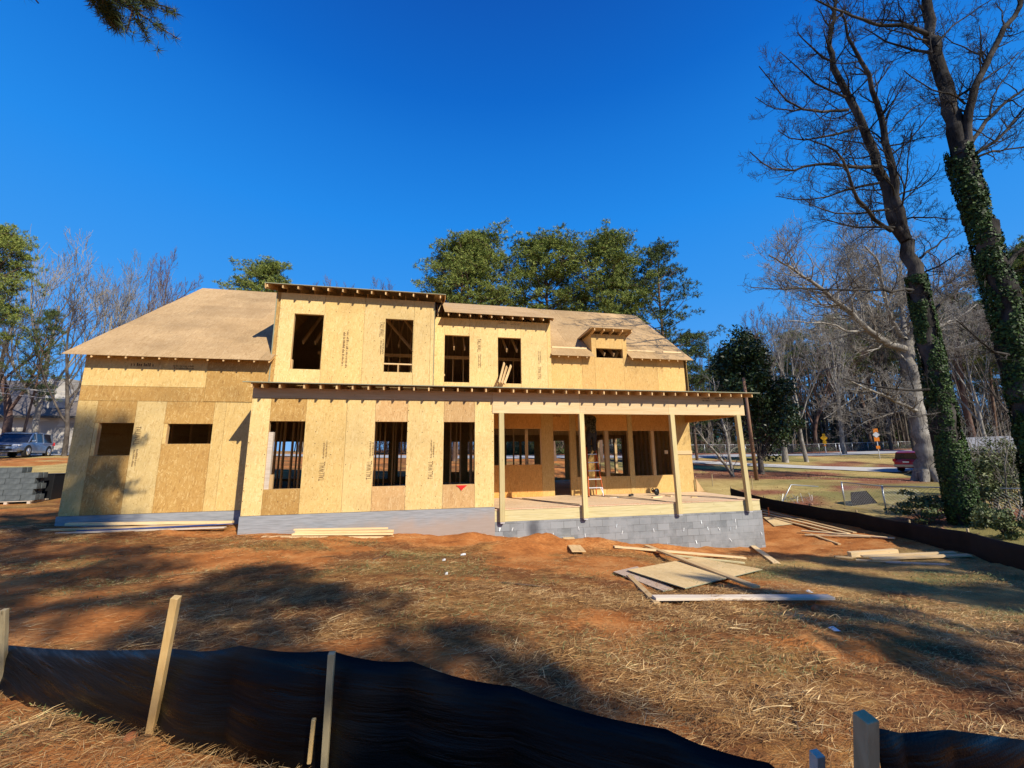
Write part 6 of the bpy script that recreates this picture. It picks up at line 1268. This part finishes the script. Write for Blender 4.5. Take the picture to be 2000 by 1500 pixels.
# --- the pine whose bough hangs into the top left corner
q0 = Vector((-8.8, 3.6, gz(-8.8, 3.6))); T = thing('pine_tree', 'nearby pine whose needled bough hangs into the top left corner', 'pine tree', tuple(q0)); a = Acc(); rs_ = np.random.RandomState(17)
limb(a, [q0, q0 + Vector((0.1,0.1,8)), q0 + Vector((0.3,0,17))], 0.26, 0.08, rs_, 0, 2, 1, k=12)
cen = []
def bough(P, r, n_, spread):
    P = [np.array(p) for p in P]; a.tube(np.array(P), np.linspace(r, 0.008, len(P)), 6)
    for k in range(n_):
        t = rs_.uniform(0.45, 1.0) * (len(P)-1); i = min(int(t), len(P)-2); qq = P[i] + (P[i+1]-P[i])*(t-i); dr = unit(P[-1]-P[0]); e = qq + (dr*0.7 + rs_.normal(0, 0.5, 3)*[1,1,.6])*spread*rs_.uniform(.5,1.2)
        a.tube(np.array([qq, (qq+e)/2+[0,0,-.02], e]), [0.012, 0.009, 0.006], 4)
        for m_ in range(5): cen.append(qq + (e-qq)*rs_.uniform(0.3, 1.05) + rs_.normal(0, 0.03, 3))
root = q0 + Vector((0.2, 0, 11.5))
YB_ = 5.2
bough([root, at(-60,-260,YB_-0.8), at(90,-110,YB_-0.2), at(190,-45,YB_), at(272,28,YB_)], 0.05, 44, 0.30)
bough([at(90,-110,YB_-0.2), at(170,-20,YB_+0.2), at(215,30,YB_+0.3)], 0.02, 20, 0.22)
bough([at(90,-110,YB_-0.2), at(230,-40,YB_+0.5), at(275,0,YB_+0.5)], 0.02, 24, 0.25)
bough([at(-60,-260,YB_-0.8), at(20,-60,YB_-0.5), at(75,6,YB_-0.4)], 0.015, 3, 0.12)
for k in range(30):
    hz = rs_.uniform(7, 16.5); az_ = rs_.rand()*6.28; L = rs_.uniform(1.2, 2.6); s0 = np.array(q0) + [0.1, 0, hz]; bough([s0, s0 + [math.cos(az_)*L*.5, math.sin(az_)*L*.5, .3], s0 + [math.cos(az_)*L, math.sin(az_)*L, .4]], 0.04, 8, 0.5)
a.mesh('trunk', M['bark_pine'], T, q0); V, F = tufts(np.array(cen), 26, 0.13, 0.004, rs_, 0.1); npmesh('needles', V - np.array(q0), F, M['needles_dark'], T)
# --- trees standing behind the photographer; they shade the yard
GS = 'trees behind the photographer'
for ky, x_, y_, hh, rz_, wd in (('v', 12.7, -8.2, 12.2, 0.4, 0.75), ('v', 15.9, -7.0, 12.0, 1.9, 0.65), ('v', 6.5, -10.0, 15.3, 2.8, 0.85), ('v', 3.6, -11.8, 24.0, 2.4, 0.8), ('v', 10.3, -6.9, 9.6, 3.1, 0.75), ('v', 7.4, -8.3, 8.8, 3.1, 0.6), ('v', 5.2, -7.2, 8.4, 4.2, 1.0), ('v', -3.5, -13.0, 19.0, 4.9, 0.8), ('v', 20.5, -10.0, 17.0, 2.2, 0.65), ('v', 18.5, -13.0, 17.0, 5.2, 0.7)):
    put_pine(ky, x_, y_, hh, 'pine standing behind the photographer and outside the picture', GS, rz_, wd)

# ------------------------------------------------------------------ straw, grass and leaves on the ground
def strands(n, xr, yr, dens, L, w, rs_, lift=(0.0, 0.05), tilt=0.35, power=1.0):
    X_ = rs_.uniform(*xr, n*3); Y_ = yr[0] + (yr[1]-yr[0]) * rs_.rand(n*3)**power; k = rs_.rand(n*3) < dens(X_, Y_); X_, Y_ = X_[k][:n], Y_[k][:n]; m = len(X_)
    az_ = rs_.normal(0.15, 0.75, m) + (rs_.rand(m) < 0.25) * rs_.uniform(0, 3.14, m); ln = L * rs_.uniform(0.4, 1.3, m); el_ = rs_.normal(0, tilt, m) * 0.5 + 0.02
    D = np.stack([np.cos(az_)*np.cos(el_), np.sin(az_)*np.cos(el_), np.sin(el_)], -1); side = np.stack([-np.sin(az_), np.cos(az_), rs_.normal(0, 0.4, m)], -1); side /= np.linalg.norm(side, axis=1)[:, None]
    C = np.stack([X_, Y_, ground(X_, Y_) + rs_.uniform(*lift, m) + 0.004], -1); dist = np.hypot(X_, Y_); ww = (w * (0.6 + dist*0.10) * rs_.uniform(0.6, 1.4, m))[:, None]
    mid = C + D * (ln/2)[:, None] + [0, 0, 0.004]; tip = C + D * ln[:, None] * [1, 1, 0.7]
    V = np.stack([C - side*ww, C + side*ww, mid + side*ww*0.8, mid - side*ww*0.8, tip], 1).reshape(-1, 3); b = np.arange(m)[:, None]*5
    F = np.concatenate([b + [0, 1, 2], b + [0, 2, 3], b + [3, 2, 4]]); return V, F
rs_ = np.random.RandomState(123)
def dens_s(x_, y_): c = sample(CLAY, x_, y_); f = np.interp(y_, [0,6,9.7,12.5,17,40], [11.2,11.2,14.4,15.2,15.5,15.5]); house = ((x_ > -9.7) & (x_ < -4.7) & (y_ > 13.1)) | ((x_ >= -4.7) & (x_ < 10.8) & (y_ > 11.8)); return np.where(house | (x_ > f), 0, np.clip(1.0 - c*1.0, 0.05, 1) * (0.25 + 0.75*np.clip((fbm(x_*1.1, y_*2.2, 150)+0.5)*4.6-2.1, 0, 1)))
M['straw'] = leafmat('straw', [(0.2, (0.13,0.055,0.018)), (0.45, (0.30,0.15,0.048)), (0.65, (0.52,0.31,0.115)), (0.85, (0.84,0.63,0.32))], 0.6, 0.3, 1.5)
V1, F1 = strands(80000, (-5, 8), (1.6, 6.5), dens_s, 0.13, 0.0013, rs_, lift=(0.0,0.02), tilt=0.16); V2, F2 = strands(70000, (-12, 15), (5.5, 13.5), dens_s, 0.14, 0.0012, rs_, tilt=0.14, lift=(0.0,0.015))
V3, F3 = strands(9000, (-4.2, 1.2), (1.5, 3.2), lambda x_, y_: np.clip((fbm(x_*1.6, y_*2.2, 170)+0.5)*3-1.2, 0.02, 0.8), 0.12, 0.0013, rs_, tilt=0.2)
V4, F4 = strands(15000, (-3, 8), (1.7, 6.0), lambda x_, y_: dens_s(x_, y_) * np.clip((fbm(x_*0.9, y_*1.5, 160)+0.5)*3-1, 0, 1), 0.17, 0.0026, rs_, lift=(0.01,0.04), tilt=0.2)
parts_ = [(V1, F1), (V2, F2), (V3, F3), (V4, F4)]; offs = np.cumsum([0] + [len(v) for v, f in parts_]); V = np.concatenate([v for v, f in parts_]); F = np.concatenate([f + o_ for (v, f), o_ in zip(parts_, offs)])
o = npmesh('straw', V, F, M['straw']); tag(o, 'dry straw scattered over the red clay yard', 'straw', kind='stuff')
def dens_g(x_, y_): f = np.interp(y_, [0,6,9.7,12.5,17,40], [11.2,11.2,14.4,15.2,15.5,15.5]); g = np.clip((fbm(x_*0.6, y_*1.1, 91) + 0.5 - 0.50)*8, 0, 1); return np.where((x_ > f) | (y_ > 11.6), 0, g * np.clip(1 - sample(CLAY, x_, y_), 0, 1))
M['grass'] = leafmat('grass_blades', [(0.2, (0.05,0.07,0.02)), (0.5, (0.13,0.16,0.05)), (0.8, (0.36,0.32,0.14))], 0.6, 0.3, 1.5)
V, F = strands(30000, (-8, 13), (1.6, 11.5), dens_g, 0.07, 0.0022, rs_, tilt=0.9); o = npmesh('grass', V, F, M['grass']); tag(o, 'thin green grass sprouting through the straw', 'grass', kind='stuff')
n = 26000; X_ = rs_.uniform(12, 60, n); Y_ = rs_.uniform(8, 42, n); f = np.interp(Y_, [0,6,9.7,12.5,17,40], [11.8,11.8,15,15.7,16.1,16.1]); k = (X_ > f) & (rs_.rand(n) < np.clip((fbm(X_*0.16, Y_*0.35, 101) + 0.5 - 0.44)*6 + 0.12, 0, 1)) & ~((X_ > 22) & (X_ < 62) & (Y_ > 24 + 0) & (Y_ > 41.5 - (X_-20)*0.62)); X_, Y_ = X_[k], Y_[k]
C = np.stack([X_, Y_, ground(X_, Y_) + 0.015], -1); V, F = quads(C, np.tile([0, 0, 1.0], (len(C), 1)), 0.045, rs_, 0.6, 0.35)
M['dead_leaf'] = leafmat('dead_leaves', [(0.2, (0.12,0.05,0.03)), (0.5, (0.30,0.14,0.085)), (0.8, (0.46,0.28,0.18))]); o = npmesh('fallen_leaves', V, F, M['dead_leaf']); tag(o, 'reddish fallen leaves scattered over the lawn at the right', 'leaves', kind='stuff')
# twigs and clods
for k, (a_, b_, c_, lab) in enumerate([((1478,1345),(1545,1388),(1568,1452),'long thin bare twig in the straw near the lower right'),((975,1140),(1040,1146),(1085,1152),'thin dead branch lying on the clay in the middle of the yard'),((728,1095),(745,1090),(757,1081),'small curved dark twig standing up left of the middle')]):
    P = [onground(*c) + Vector((0,0,0.02)) for c in (a_, b_, c_)]; mb = MB(); mb.tube(P, [0.012,0.01,0.006], 6); o = mb.build('twig', M['bark_pine'], loc=tuple(P[0])); tag(o, lab, 'twig', 'twigs in the yard')
rs_ = np.random.RandomState(55); cl_ = []
M['clod'] = simple('clay_clod', (0.28,0.07,0.02), (0.55,0.20,0.08), 18, 0.95)
def clod(x_, y_, s_, lab):
    vs = []; n_ = 9
    for i in range(n_):
        for j in range(12):
            th = math.pi*i/(n_-1); ph = 2*math.pi*j/12; r_ = s_*(1 + 0.45*float(fbm(math.cos(ph)*2+x_*7, math.sin(ph)*2+th*2, 5)))
            vs.append((x_ + r_*math.sin(th)*math.cos(ph), y_ + r_*math.sin(th)*math.sin(ph), gz(x_, y_) + s_*0.25 + r_*0.7*math.cos(th)))
    mb = MB(); mb.add(vs, [(i*12+j, i*12+(j+1)%12, (i+1)*12+(j+1)%12, (i+1)*12+j) for i in range(n_-1) for j in range(12)], True); o = mb.build('clay_clod', M['clod'], loc=(x_, y_, gz(x_, y_))); tag(o, lab, 'clod', 'red clay clods near the silt fence')
for (a_, b_, s_, lab) in ((470,1470,0.035,'small red clay clod low at the fence foot right of the largest clod'),(255,1446,0.035,'small red clay clod left of the slanting stake'),(350,1443,0.05,'red clay clod just right of the slanting stake'),(403,1438,0.055,'red clay clod, middle one in front of the black fence'),(440,1452,0.06,'largest red clay clod in front of the black fence'),(520,1492,0.06,'red clay clod at the bottom edge left of the middle stake'),(1600,1195,0.08,'red clay clod beyond the right end of the long grey board')):
    q = onground(a_, b_, y0=1.2); clod(q.x, q.y, s_, lab)
